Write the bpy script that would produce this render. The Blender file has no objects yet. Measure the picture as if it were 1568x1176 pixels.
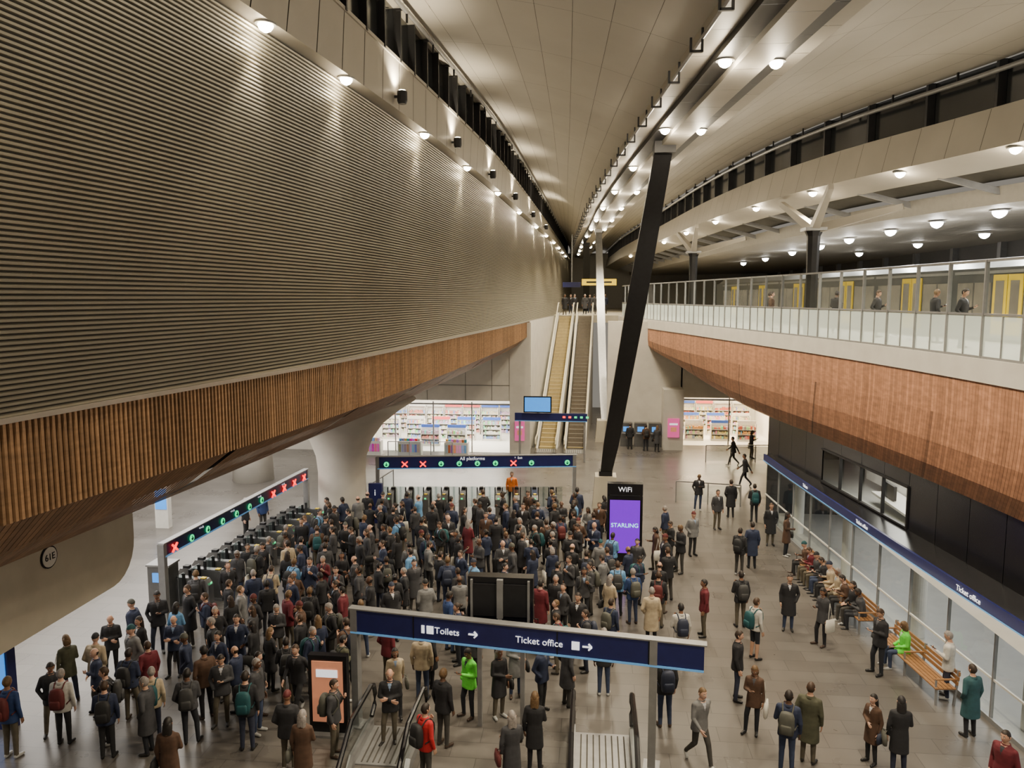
import bpy, bmesh, math, random
import numpy as np
from mathutils import Vector, Matrix
random.seed(7)
SC=bpy.context.scene
COL=SC.collection
V=Vector
# ------------------------------------------------------------------ materials
def pm(name,col,rough=.5,metal=0.,var=.12,scale=6.,es=0.,ecol=None,bump=0.,attr=False,stretch=None,spec=None,objcol=False,ramp=None,detail=4):
    m=bpy.data.materials.new(name); m.use_nodes=True
    nt=m.node_tree; N=nt.nodes; Lk=nt.links
    b=N["Principled BSDF"]
    tc=N.new("ShaderNodeTexCoord"); mp=N.new("ShaderNodeMapping"); nz=N.new("ShaderNodeTexNoise")
    Lk.new(tc.outputs["Object"],mp.inputs[0]); Lk.new(mp.outputs[0],nz.inputs["Vector"])
    if stretch: mp.inputs["Scale"].default_value=stretch
    nz.inputs["Scale"].default_value=scale; nz.inputs["Detail"].default_value=detail
    mr=N.new("ShaderNodeMapRange"); mr.inputs[1].default_value=.25; mr.inputs[2].default_value=.75
    mr.inputs[3].default_value=1-var; mr.inputs[4].default_value=1+var
    Lk.new(nz.outputs["Fac"],mr.inputs[0])
    mx=N.new("ShaderNodeVectorMath"); mx.operation='SCALE'
    Lk.new(mr.outputs[0],mx.inputs["Scale"])
    if objcol:
        oi=N.new("ShaderNodeObjectInfo"); Lk.new(oi.outputs["Color"],mx.inputs[0])
    elif ramp:
        oi=N.new("ShaderNodeObjectInfo")
        a=N.new("ShaderNodeMath"); a.operation='MULTIPLY'; a.inputs[1].default_value=ramp[0]
        f=N.new("ShaderNodeMath"); f.operation='FRACT'
        Lk.new(oi.outputs["Random"],a.inputs[0]); Lk.new(a.outputs[0],f.inputs[0])
        cr=N.new("ShaderNodeValToRGB"); cr.color_ramp.interpolation='CONSTANT'
        cs=ramp[1]
        cr.color_ramp.elements[0].color=(*cs[0],1); cr.color_ramp.elements[0].position=0
        cr.color_ramp.elements[1].color=(*cs[1],1); cr.color_ramp.elements[1].position=1/len(cs)
        for i,c in enumerate(cs[2:],2):
            e=cr.color_ramp.elements.new(i/len(cs)); e.color=(*c,1)
        Lk.new(f.outputs[0],cr.inputs[0]); Lk.new(cr.outputs[0],mx.inputs[0])
    elif attr:
        at=N.new("ShaderNodeAttribute"); at.attribute_name="Col"
        mm=N.new("ShaderNodeVectorMath"); mm.operation='MULTIPLY'; mm.inputs[1].default_value=col
        Lk.new(at.outputs["Color"],mm.inputs[0]); Lk.new(mm.outputs[0],mx.inputs[0])
    else:
        mx.inputs[0].default_value=col
    Lk.new(mx.outputs[0],b.inputs["Base Color"])
    b.inputs["Roughness"].default_value=rough; b.inputs["Metallic"].default_value=metal
    if spec is not None: b.inputs["Specular IOR Level"].default_value=spec
    if es>0:
        b.inputs["Emission Color"].default_value=(*(ecol or col),1); b.inputs["Emission Strength"].default_value=es
        if attr: Lk.new(mx.outputs[0],b.inputs["Emission Color"])
    if bump>0:
        bp=N.new("ShaderNodeBump"); bp.inputs["Strength"].default_value=bump; bp.inputs["Distance"].default_value=.02
        Lk.new(nz.outputs["Fac"],bp.inputs["Height"]); Lk.new(bp.outputs[0],b.inputs["Normal"])
    return m
def glassm(name,tint,mixf,rough=.05,dcol=None,dfac=0.):
    m=bpy.data.materials.new(name); m.use_nodes=True
    nt=m.node_tree; N=nt.nodes; Lk=nt.links; N.clear()
    o=N.new("ShaderNodeOutputMaterial"); t=N.new("ShaderNodeBsdfTransparent"); t.inputs[0].default_value=(*tint,1)
    g=N.new("ShaderNodeBsdfGlossy"); g.inputs["Roughness"].default_value=rough
    mx=N.new("ShaderNodeMixShader"); mx.inputs[0].default_value=mixf
    Lk.new(t.outputs[0],mx.inputs[1]); Lk.new(g.outputs[0],mx.inputs[2]); last=mx
    if dfac>0:
        d=N.new("ShaderNodeBsdfDiffuse"); d.inputs[0].default_value=(*dcol,1)
        nz=N.new("ShaderNodeTexNoise"); nz.inputs["Scale"].default_value=2
        mr=N.new("ShaderNodeMapRange"); mr.inputs[3].default_value=dfac-.05; mr.inputs[4].default_value=dfac+.05
        Lk.new(nz.outputs["Fac"],mr.inputs[0])
        m2=N.new("ShaderNodeMixShader"); Lk.new(mr.outputs[0],m2.inputs[0])
        Lk.new(mx.outputs[0],m2.inputs[1]); Lk.new(d.outputs[0],m2.inputs[2]); last=m2
    Lk.new(last.outputs[0],o.inputs[0])
    return m
M={}
M['rib']=pm("louvre_metal",(.40,.37,.29),.42,.45,.06,.6)
M['ribgap']=pm("louvre_gap",(.04,.037,.032),.8)
M['trim']=pm("steel_trim",(.4,.38,.34),.35,.6,.05)
M['wood']=pm("timber_slats",(.30,.175,.09),.55,0,.25,3,attr=True,stretch=(1,1,6),bump=.1)
M['woodR']=pm("timber_boards",(.40,.19,.105),.55,0,.25,3,attr=True,stretch=(1,1,3),bump=.1)
M['woodback']=pm("timber_backing",(.035,.022,.014),.9)
M['conc']=pm("concrete",(.46,.42,.33),.8,0,.12,1.2,bump=.15)
M['concw']=pm("pale_concrete",(.55,.52,.46),.7,0,.08,1.5,bump=.05)
M['panel']=pm("ceiling_panel",(.50,.47,.41),.5,.0,.05,.7)
M['fascia']=pm("fascia_panel",(.42,.39,.33),.5,.15,.06,.9)
M['seam']=pm("seam_dark",(.06,.055,.045),.8)
M['dark']=pm("dark_steel",(.022,.022,.024),.45,.4,.15)
M['darkglass']=pm("dark_glazing",(.02,.022,.024),.15,0,.1,spec=.8)
M['steel']=pm("grey_steel",(.30,.30,.30),.4,.5,.1)
M['white']=pm("white_paint",(.65,.63,.58),.5,0,.05)
M['black']=pm("black_gloss",(.008,.008,.01),.25,0,.1)
M['navy']=pm("navy_panel",(.012,.016,.10),.4,0,.1)
M['text']=pm("white_lettering",(.8,.8,.8),.5,es=.9,ecol=(.9,.93,1))
M['cyan']=pm("cyan_edge",(.08,.25,.5),.4,es=.3,ecol=(.2,.5,.9))
M['green']=pm("green_led",(.01,.6,.2),.4,es=1.7,ecol=(.005,.75,.22))
M['red']=pm("red_led",(.9,.03,.02),.4,es=3,ecol=(1,.02,.01))
M['lampw']=pm("lamp_warm",(1,.85,.6),.4,es=80,ecol=(1,.84,.58))
M['lampc']=pm("lamp_white",(1,.97,.9),.4,es=45,ecol=(1,.96,.88))
M['purple']=pm("purple_screen",(.1,.003,.4),.3,es=.75,ecol=(.27,.002,.95))
M['cyantx']=pm("cyan_lettering",(.3,.9,.9),.3,es=1.6,ecol=(.35,.95,1))
M['blue']=pm("blue_screen",(.05,.25,.7),.3,es=.9,ecol=(.05,.32,1))
M['orange']=pm("orange_poster",(.75,.3,.17),.5,0,.2,2,es=.3)
M['pink']=pm("pink_poster",(.7,.1,.3),.5,es=.6,ecol=(.8,.1,.35))
M['yellow']=pm("yellow_paint",(.75,.55,.03),.5,0,.05)
M['ysign']=pm("yellow_sign",(.8,.55,.02),.5,es=.8)
M['prod']=pm("packaging",(1,1,1),.5,0,.1,attr=True)
M['shopw']=pm("shop_white",(.8,.78,.72),.5,0,.04)
M['glass']=glassm("clear_glass",(.82,.87,.87),.10)
M['frost']=glassm("frosted_glass",(.8,.88,.86),.06,.3,(.76,.86,.82),.7)
M['bench']=pm("bench_wood",(.3,.15,.06),.5,0,.2,5,stretch=(1,6,1))
M['trainw']=pm("train_body",(.09,.095,.10),.35,.2,.05)
M['trainwin']=pm("train_window",(.12,.10,.07),.15,0,.6,1.2,es=.16,ecol=(.85,.75,.55))
M['gatec']=pm("gate_casing",(.2,.2,.2),.3,.7,.1)
M['hallfloor']=pm("ticket_hall_floor",(.3,.29,.27),.35,0,.08,2)
M['hallwall']=pm("ticket_hall_wall",(.42,.42,.40),.5,0,.05,2)
M['cream']=pm("cream_handrail",(.62,.56,.40),.35,0,.05)
M['step']=pm("escalator_step",(.22,.19,.15),.45,.5,.1)
M['stepy']=pm("escalator_step_warm",(.5,.41,.22),.45,.4,.1)
M['roof']=pm("platform_canopy",(.36,.34,.30),.6,0,.06)
M['backw']=pm("platform_rear_wall",(.12,.115,.11),.6,0,.06)
def floorm():
    m=bpy.data.materials.new("stone_floor"); m.use_nodes=True
    nt=m.node_tree; N=nt.nodes; Lk=nt.links; b=N["Principled BSDF"]
    tc=N.new("ShaderNodeTexCoord"); br=N.new("ShaderNodeTexBrick"); Lk.new(tc.outputs["Object"],br.inputs["Vector"])
    br.inputs["Scale"].default_value=1; br.inputs["Brick Width"].default_value=1.2; br.inputs["Row Height"].default_value=.6
    br.inputs["Mortar Size"].default_value=.008
    br.inputs["Color1"].default_value=(.108,.098,.088,1); br.inputs["Color2"].default_value=(.132,.121,.109,1); br.inputs["Mortar"].default_value=(.06,.055,.05,1)
    nz=N.new("ShaderNodeTexNoise"); nz.inputs["Scale"].default_value=.5; nz.inputs["Detail"].default_value=6
    Lk.new(tc.outputs["Object"],nz.inputs["Vector"])
    mr=N.new("ShaderNodeMapRange"); mr.inputs[1].default_value=.3; mr.inputs[2].default_value=.7; mr.inputs[3].default_value=.86; mr.inputs[4].default_value=1.14
    Lk.new(nz.outputs["Fac"],mr.inputs[0])
    s=N.new("ShaderNodeVectorMath"); s.operation='SCALE'; Lk.new(br.outputs["Color"],s.inputs[0]); Lk.new(mr.outputs[0],s.inputs["Scale"])
    Lk.new(s.outputs[0],b.inputs["Base Color"])
    mr2=N.new("ShaderNodeMapRange"); mr2.inputs[3].default_value=.22; mr2.inputs[4].default_value=.36
    Lk.new(nz.outputs["Fac"],mr2.inputs[0]); Lk.new(mr2.outputs[0],b.inputs["Roughness"])
    return m
M['floor']=floorm()
# ------------------------------------------------------------------ mesh builder
class MB:
    def __init__(s): s.v=[];s.f=[];s.m=[];s.c=[];s.mats=[]
    def mi(s,k):
        if k not in s.mats: s.mats.append(k)
        return s.mats.index(k)
    def face(s,pts,mat,col=(1,1,1)):
        n=len(s.v); s.v+= [tuple(p) for p in pts]; s.f.append(tuple(range(n,n+len(pts)))); s.m.append(s.mi(mat)); s.c.append(col)
    def hexa(s,p,mat,col=(1,1,1)):
        n=len(s.v); s.v+=[tuple(q) for q in p]; k=s.mi(mat)
        for f in ((3,2,1,0),(4,5,6,7),(0,1,5,4),(1,2,6,5),(2,3,7,6),(3,0,4,7)):
            s.f.append(tuple(n+i for i in f)); s.m.append(k); s.c.append(col)
    def box(s,c,sz,mat,rot=0.,col=(1,1,1)):
        cx,cy,cz=c; x,y,z=sz[0]/2,sz[1]/2,sz[2]/2; ca,sa=math.cos(rot),math.sin(rot)
        P=[]
        for dz in (-z,z):
            for dx,dy in ((-x,-y),(x,-y),(x,y),(-x,y)):
                P.append((cx+dx*ca-dy*sa,cy+dx*sa+dy*ca,cz+dz))
        s.hexa(P,mat,col)
    def beam(s,a,b,w,h,mat,up=(0,0,1),col=(1,1,1),w2=None,h2=None):
        a=V(a);b=V(b);d=(b-a).normalized(); u=V(up); sd=d.cross(u)
        if sd.length<1e-4: sd=d.cross(V((1,0,0)))
        sd.normalize(); u=sd.cross(d).normalized()
        w2=w if w2 is None else w2; h2=h if h2 is None else h2
        P=[a-sd*w/2-u*h/2,a+sd*w/2-u*h/2,b+sd*w2/2-u*h2/2,b-sd*w2/2-u*h2/2,a-sd*w/2+u*h/2,a+sd*w/2+u*h/2,b+sd*w2/2+u*h2/2,b-sd*w2/2+u*h2/2]
        s.hexa(P,mat,col)
    def rings(s,R,mat,cap=True,col=(1,1,1)):
        n0=len(s.v); k=s.mi(mat); n=len(R[0])
        for r in R: s.v+=[tuple(p) for p in r]
        for i in range(len(R)-1):
            for j in range(n):
                s.f.append((n0+i*n+j,n0+i*n+(j+1)%n,n0+(i+1)*n+(j+1)%n,n0+(i+1)*n+j)); s.m.append(k); s.c.append(col)
        if cap:
            s.f.append(tuple(n0+j for j in reversed(range(n)))); s.m.append(k); s.c.append(col)
            e=n0+(len(R)-1)*n
            s.f.append(tuple(e+j for j in range(n))); s.m.append(k); s.c.append(col)
    def tube(s,pts,r,mat,n=8,col=(1,1,1)):
        pts=[V(p) for p in pts]; R=[]
        for i,p in enumerate(pts):
            d=(pts[min(i+1,len(pts)-1)]-pts[max(i-1,0)]).normalized()
            a=d.cross(V((0,0,1)))
            if a.length<1e-3: a=d.cross(V((1,0,0)))
            a.normalize(); b=d.cross(a); rr=r[i] if isinstance(r,(list,tuple)) else r
            R.append([p+a*math.cos(t*2*math.pi/n)*rr+b*math.sin(t*2*math.pi/n)*rr for t in range(n)])
        s.rings(R,mat,True,col)
    def lathe(s,c,prof,mat,n=24):
        s.rings([[(c[0]+r*math.cos(t*2*math.pi/n),c[1]+r*math.sin(t*2*math.pi/n),c[2]+z) for t in range(n)] for r,z in prof],mat)
    def prism(s,poly,ax,t,mat):
        t=V(t); P=[V(p) for p in poly]; n=len(P)
        s.face(P,mat); s.face([p+t for p in reversed(P)],mat)
        for i in range(n):
            a,b=P[i],P[(i+1)%n]; s.face([a,a+t,b+t,b],mat)
    def build(s,name,parent=None,smooth=False,fix=True):
        me=bpy.data.meshes.new(name); me.from_pydata(s.v,[],s.f)
        for k in s.mats: me.materials.append(M[k] if isinstance(k,str) else k)
        me.polygons.foreach_set("material_index",s.m)
        if smooth: me.polygons.foreach_set("use_smooth",[True]*len(s.f))
        ca=me.color_attributes.new("Col","FLOAT_COLOR","CORNER")
        arr=[]
        for f,c in zip(s.f,s.c): arr+= [c[0],c[1],c[2],1.]*len(f)
        ca.data.foreach_set("color",arr)
        if fix:
            bm=bmesh.new(); bm.from_mesh(me); bmesh.ops.recalc_face_normals(bm,faces=bm.faces); bm.to_mesh(me); bm.free()
        me.update()
        o=bpy.data.objects.new(name,me); COL.objects.link(o)
        if parent: o.parent=parent
        return o
def text(body,loc,size,mat,parent,rz=0.,rx=math.pi/2,align='CENTER',ext=.005,name="lettering"):
    t=bpy.data.curves.new(name,"FONT"); t.body=body; t.size=size; t.extrude=ext; t.align_x=align; t.align_y='CENTER'
    t.materials.append(M[mat]); o=bpy.data.objects.new(name,t); COL.objects.link(o)
    dg=bpy.context.evaluated_depsgraph_get(); me=bpy.data.meshes.new_from_object(o.evaluated_get(dg))
    n=bpy.data.objects.new(name,me); COL.objects.link(n); n.location=loc; n.rotation_euler=(rx,0,rz)
    if not me.materials: me.materials.append(M[mat])
    bpy.data.objects.remove(o); n.parent=parent
    return n
def I(tab): 
    ys=[a for a,b in tab]; xs=[b for a,b in tab]
    return lambda y: float(np.interp(y,ys,xs))
def smoothI(tab):
    f=I(tab)
    return lambda y: (f(y-3)+f(y-1.5)+f(y)+f(y+1.5)+f(y+3))/5
def frange(a,b,d):
    n=max(1,int(round((b-a)/d))); return [a+(b-a)*i/n for i in range(n+1)]
# ------------------------------------------------------------------ plan curves
WB=smoothI([(0,-8.1),(8.8,-7.35),(11,-7.05),(14.8,-6.4),(19.7,-5.9),(30,-5.25),(40,-4.6),(51,-3.95),(69,-3.1),(120,-2.6)])
WT=smoothI([(0,-7.6),(13.5,-5.9),(16.7,-5.6),(22.6,-5.1),(28.5,-4.8),(35.4,-4.5),(43.4,-4.3),(52,-4.0),(69,-3.5),(120,-3.0)])
CL=smoothI([(0,-6.2),(15,-5.35),(19.6,-5.0),(25.4,-4.6),(33,-4.15),(43,-3.95),(63,-3.7),(120,-3.4)])
BL=smoothI([(0,4.7),(18.9,3.0),(26.2,2.3),(33.4,1.65),(40.7,1.1),(49.5,.5),(60.6,0.),(76.5,-.9),(120,-2.6)])
BR=lambda y: BL(y)+1.25-.003*y
FR=smoothI([(0,15.5),(10,14),(17,12.7),(22.5,11.4),(25.8,9.95),(31,8.15),(37.2,6.95),(45,6.0),(61.7,4.7),(84,3.0),(120,1.5)])
DK=smoothI([(0,11),(10,10.2),(17.9,9.65),(23,9.15),(29.7,8.15),(34.5,7.15),(44.3,5.3),(53,3.5),(60,2.4),(66,2.0),(120,1.0)])
SF=smoothI([(0,11.2),(10,10.4),(17,9.6),(22,9.05),(30,8.35),(36,7.9),(44,7.6)])
DW=smoothI([(0,12),(10,11),(18,10.35),(23,9.8),(29,9.0),(34,8.25),(44,7.7)])
# ------------------------------------------------------------------ floor (with escalator wells near the mezzanine)
b=MB()
def fl(x0,x1,y0,y1): b.face([(x0,y0,0),(x1,y0,0),(x1,y1,0),(x0,y1,0)],'floor')
YW=15.0
fl(-40,30,YW,70); fl(-40,-5.1,-2,YW); fl(-3.7,-.45,-2,YW); fl(1.15,30,-2,YW)
for x0,x1 in ((-5.1,-3.7),(-.45,1.15)):
    b.face([(x0,0,-6),(x0,YW,-6),(x0,YW,0),(x0,0,0)],'concw'); b.face([(x1,0,-6),(x1,YW,-6),(x1,YW,0),(x1,0,0)],'concw')
    b.face([(x0,0,-6),(x1,0,-6),(x1,YW,-6),(x0,YW,-6)],'conc'); b.face([(x0,YW,-6),(x1,YW,-6),(x1,YW,0),(x0,YW,0)],'concw')
b.build("floor",fix=False)
# ------------------------------------------------------------------ left louvred wall
b=MB(); ys=frange(1.5,110,1.5)
pitch=.07; nr=int(6.3/pitch)
for k in range(nr):
    z0=8.5+k*pitch
    prof=[(0,0),(.032,.006),(.036,.036),(.0,.05),(.0,pitch)]
    R=[]
    for y in ys:
        R.append([(WB(y)+(WT(y)-WB(y))*((z0+dz-8.5)/6.3)+dx,y,z0+dz) for dx,dz in prof])
    for i in range(len(ys)-1):
        for j in range(4):
            b.face([R[i][j],R[i+1][j],R[i+1][j+1],R[i][j+1]],'rib' if j<3 else 'ribgap')
b.build("wall_left",fix=False)
b=MB()
for y0,y1 in zip(ys[:-1],ys[1:]):
    b.hexa([(WB(y0)-.02,y0,8.43),(WB(y0)+.07,y0,8.43),(WB(y1)+.07,y1,8.43),(WB(y1)-.02,y1,8.43),(WB(y0)-.02,y0,8.5),(WB(y0)+.07,y0,8.5),(WB(y1)+.07,y1,8.5),(WB(y1)-.02,y1,8.5)],'trim')
b.build("trim_1",fix=False)
BZ=smoothI([(0,7.15),(30,7.2),(45,7.35),(57,7.9),(62,8.3)])
b=MB(); y=2.
while y<60:
    x=WB(y); g=random.uniform(.75,1.2); 
    b.box((x+.02,y,(8.43+BZ(y))/2),(.07,.05,8.43-BZ(y)),'wood',col=(g,g*.97,g*.93)); y+=.095
for y0,y1 in zip(ys[:-1],ys[1:]):
    if y1<61: b.face([(WB(y0)-.04,y0,BZ(y0)),(WB(y1)-.04,y1,BZ(y1)),(WB(y1)-.04,y1,8.42),(WB(y0)-.04,y0,8.42)],'woodback')
b.build("wall_cladding_timber",fix=False)
LX=smoothI([(0,-11.7),(13,-11.1),(25,-10.5),(32,-9.5),(40,-7.9),(50,-5.7),(57,-4.5),(62,-3.8)])
LZ=smoothI([(0,5.0),(25,5.0),(32,5.1),(40,5.6),(50,6.6),(57,7.4),(62,8.2)])
b=MB(); y=2.; i=0
while y<60:
    w=.125; sh=2.6
    g=random.uniform(.75,1.2); gap=(i%46 in (0,1))
    def A(yy): return V((WB(yy),yy,BZ(yy)))
    def Bq(yy): return V((LX(yy),yy,LZ(yy)))
    def pt(yy,t): 
        q=A(yy).lerp(Bq(yy+sh),t); q.z-=.25*math.sin(math.pi*t); return q
    if not gap:
        for t0,t1 in ((0,.33),(.33,.66),(.66,1.)):
            b.face([pt(y,t0),pt(y+w*.9,t0),pt(y+w*.9,t1),pt(y,t1)],'wood',col=(g,g*.96,g*.92))
    y+=w; i+=1
for y0,y1 in zip(ys[:-1],ys[1:]):
    if y1<61:
        for t0,t1 in ((0,.5),(.5,1.)):
            P=[A(y0).lerp(Bq(y0),t0),A(y1).lerp(Bq(y1),t0),A(y1).lerp(Bq(y1),t1),A(y0).lerp(Bq(y0),t1)]
            b.face([p+V((-.1,0,.12)) for p in P],'woodback')
b.build("ceiling_soffit_left",fix=False)
# ------------------------------------------------------------------ left pier + slab + tulip columns
b=MB()
X0=-11.25; poly=[(X0,0,5.6),(X0,0,3.15),(X0,13.7,3.15)]
for t in range(0,7):
    a=-math.pi/2+t*math.pi/12; poly.append((X0,16.6+1.0*math.cos(a)*.9,4.1+.95*math.sin(a)))
poly.append((X0,17.5,5.6))
b.prism(poly,0,(-3.5,0,0),'conc')
pier=b.build("concrete_pier")
b=MB(); n=24
b.rings([[(X0+d,14.5+.24*math.cos(t*2*math.pi/n),4.6+.24*math.sin(t*2*math.pi/n)) for t in range(n)] for d in (0,.03)],'black')
b.rings([[(X0+d,14.5+.21*math.cos(t*2*math.pi/n),4.6+.21*math.sin(t*2*math.pi/n)) for t in range(n)] for d in (0.03,.04)],'white')
sg=b.build("column_number_plate",parent=pier)
text("61E",(X0+.045,14.5,4.6),.2,'black',pier,rz=math.pi/2)
b=MB(); b.box((-24,25,5.75),(27,52,.4),'conc'); b.box((-24,25,5.4),(26.5,.8,.5),'conc'); b.box((-24,36,5.4),(26.5,.8,.5),'conc'); b.build("ceiling_undercroft")
b=MB(); b.lathe((-10.9,32.4,0),[(1.12,0),(1.05,1.2),(1.03,2.4),(1.1,3.1),(1.35,3.8),(1.85,4.5),(2.6,5.1),(3.3,5.55)],'concw',32); b.build("tulip_column",smooth=True)
b=MB(); b.lathe((-18.5,40,0),[(1.1,0),(1.0,2.4),(1.3,3.8),(2.6,5.1),(3.3,5.55)],'concw',32); b.build("tulip_column",smooth=True)
b=MB(); b.box((-38,24,3),(.4,52,6),'concw'); b.build("wall_far_left")
# ------------------------------------------------------------------ back walls with shops
M['lampc2']=pm("shop_strip_light",(1,.95,.85),.4,es=9,ecol=(1,.94,.82))
def shop(name,x0,x1,y,h,seed,warm):
    rnd=random.Random(seed)
    b=MB(); D=7
    b.face([(x0,y+D,0.01),(x1,y+D,0.01),(x1,y+D,h+.3),(x0,y+D,h+.3)],'shopw')
    b.face([(x0,y,0),(x0,y+D,0),(x0,y+D,h+.3),(x0,y,h+.3)],'shopw')
    b.face([(x1,y,0),(x1,y+D,0),(x1,y+D,h+.3),(x1,y,h+.3)],'shopw')
    b.face([(x0,y,h+.3),(x1,y,h+.3),(x1,y+D,h+.3),(x0,y+D,h+.3)],'shopw')
    b.face([(x0,y,.012),(x1,y,.012),(x1,y+D,.012),(x0,y+D,.012)],'shopw')
    for i in range(3):
        yy=y+1.2+i*2; b.box(((x0+x1)/2,yy,h+.24),((x1-x0)*.85,.15,.06),'lampc2')
    rows=[(y+D-.35,2.0),(y+4.2,1.45),(y+2.0,1.25)]
    for ry,hh in rows:
        x=x0+.5
        while x<x1-1.4:
            w=1.25
            if hh<2 and rnd.random()<.3: x+=w+.4; continue
            b.box((x+w/2,ry,.06),(w,.5,.12),'white'); b.box((x+w/2,ry+.2,hh/2),(w,.04,hh),'white')
            b.box((x,ry,hh/2),(.04,.5,hh),'white'); b.box((x+w,ry,hh/2),(.04,.5,hh),'white')
            b.box((x+w/2,ry-.02,hh+.1),(w,.08,.2),'prod',col=rnd.choice([(.05,.12,.5),(.7,.68,.65),(.7,.1,.1),(.6,.58,.55)]))
            lv=.14
            while lv<hh-.2:
                b.box((x+w/2,ry,lv),(w,.48,.025),'white')
                xx=x+.06
                base=rnd.choice([(.6,.25,.2),(.2,.3,.6),(.6,.55,.4),(.6,.6,.62),(.65,.63,.6),(.5,.35,.45)] if not warm else [(.6,.3,.1),(.6,.5,.2),(.5,.12,.08),(.6,.55,.4)])
                while xx<x+w-.08:
                    ww=rnd.uniform(.06,.14); hh2=rnd.uniform(.12,.25)
                    c=base if rnd.random()<.6 else tuple(.2+.6*rnd.random()**1.5 for _ in range(3))
                    b.box((xx+ww/2,ry-.1,lv+.012+hh2/2),(ww*.9,.2,hh2),'prod',col=c); xx+=ww
                lv+=.34
            x+=w+(.1 if hh>=2 else .55)
    nn=int((x1-x0)/2.4)
    for i in range(nn+1):
        b.box((x0+(x1-x0)*i/nn,y,h/2),(.07,.1,h),'steel')
    b.box(((x0+x1)/2,y,h-.15),(x1-x0,.12,.1),'steel')
    o=b.build(name)
    l=bpy.data.lights.new(name+"_light","AREA"); l.shape='RECTANGLE'; l.size=(x1-x0)*.8; l.size_y=4; l.energy=1200 if not warm else 1000
    l.color=(1,.93,.82) if not warm else (1,.76,.46)
    lo=bpy.data.objects.new("shop_light",l); COL.objects.link(lo); lo.location=((x0+x1)/2,y+3,h+.15)
    return o
YL=48.6
shop("shop_interior_pharmacy",-15.2,-5.1,YL,3.3,1,False)
b=MB()
b.box((-26.6,YL,2.9),(22.8,.4,5.8),'concw'); b.box((-9.5,YL,5.9),(11.4,.4,5.0),'concw'); b.box((-4.5,YL,4.2),(1.3,.5,8.4),'concw')
for x in (-13,-10.5,-8,-6.3): b.box((x,YL-.21,4.95),(.02,.02,3.1),'seam')
b.box((-9.5,YL-.21,4.4),(11.4,.02,.025),'seam')
b.build("wall_back_left")
YR=52.4
shop("shop_interior_newsagent",6.1,12.4,YR,3.3,2,True)
b=MB()
b.box((3.6,YR,4.2),(5,.4,8.4),'concw'); b.box((9.2,YR,5.85),(6.4,.4,5.1),'concw'); b.box((18.5,YR,4.2),(12.4,.4,8.4),'concw')
b.box((5.4,YR-1.0,2.0),(1.3,1.6,4.0),'concw')
b.build("wall_back_right")
for (x,y,w) in ((-4.5,YL-.3,.62),(5.4,YR-1.9,.75)):
    b=MB(); b.box((x,y,1.5),(w,.06,1.25),'pink'); b.box((x,y-.035,1.75),(w*.7,.01,.12),'text'); b.box((x,y-.035,1.4),(w*.5,.01,.3),'orange'); b.build("advertising_poster")
b=MB()
for i in range(3):
    x=2.4+i*.95; b.box((x,YR-.55,.8),(.8,.6,1.6),'gatec'); b.box((x,YR-.87,1.2),(.42,.04,.32),'blue'); b.box((x,YR-.95,.92),(.6,.2,.05),'steel')
b.build("cash_machine_bank")
# ------------------------------------------------------------------ right timber cladding, deck
b=MB(); y=0.; i=0
RX=smoothI([(0,.6),(35,.6),(42,.9),(50,.9),(56,.4),(66,.1)])
RZ=smoothI([(0,4.75),(35,4.75),(42,5.1),(50,6.0),(56,7.0),(64,7.8)])
ZB=smoothI([(0,6.9),(48,6.9),(64,7.9)])
def pr(yy,t):
    a=V((DK(yy)+.05,yy,ZB(yy))); y2=yy+1.3*t
    c=V((DK(y2)+RX(y2),y2,min(RZ(y2),ZB(y2)-.05))); q=a.lerp(c,t); q.x-=.18*math.sin(math.pi*t); q.z-=.15*math.sin(math.pi*t); return q
while y<63:
    w=.13
    g=random.uniform(.78,1.18); zb=ZB(y)
    xx=DK(y)+.05
    b.face([(xx,y,7.95),(DK(y+w)+.05,y+w*.93,7.95),(DK(y+w)+.05,y+w*.93,zb),(xx,y,zb)],'woodR',col=(g,g,g))
    if i%56==0: g*=.45
    for t0,t1 in ((0,.33),(.33,.66),(.66,1)):
        b.face([pr(y,t0),pr(y+w*.93,t0),pr(y+w*.93,t1),pr(y,t1)],'woodR',col=(g*.93,g*.93,g*.93))
    y+=w; i+=1
for y0,y1 in zip(frange(0,63,1.)[:-1],frange(0,63,1.)[1:]):
    b.face([(DK(y0)+.1,y0,7.95),(DK(y1)+.1,y1,7.95),(DK(y1)+.1,y1,ZB(y1)),(DK(y0)+.1,y0,ZB(y0))],'woodR',col=(.4,.4,.4))
    for t0,t1 in ((0,.33),(.33,.66),(.66,1)):
        b.face([pr(y0,t0)+V((.05,0,.03)),pr(y1,t0)+V((.05,0,.03)),pr(y1,t1)+V((.05,0,.03)),pr(y0,t1)+V((.05,0,.03))],'woodR',col=(.35,.35,.35))
b.build("wall_cladding_right",fix=False)
b=MB(); yd=frange(0,110,1.)
for y0,y1 in zip(yd[:-1],yd[1:]):
    a,c=DK(y0),DK(y1)
    if y0<64: b.hexa([(a,y0,7.93),(26,y0,7.93),(26,y1,7.93),(c,y1,7.93),(a,y0,8.5),(26,y0,8.5),(26,y1,8.5),(c,y1,8.5)],'concw')
b.build("floor_platform",fix=False)
b=MB(); b.box((6,88,8.2),(60,47,.6),'conc'); b.build("floor_upper_concourse")
b=MB(); yy=frange(6,62,1.55)
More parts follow.
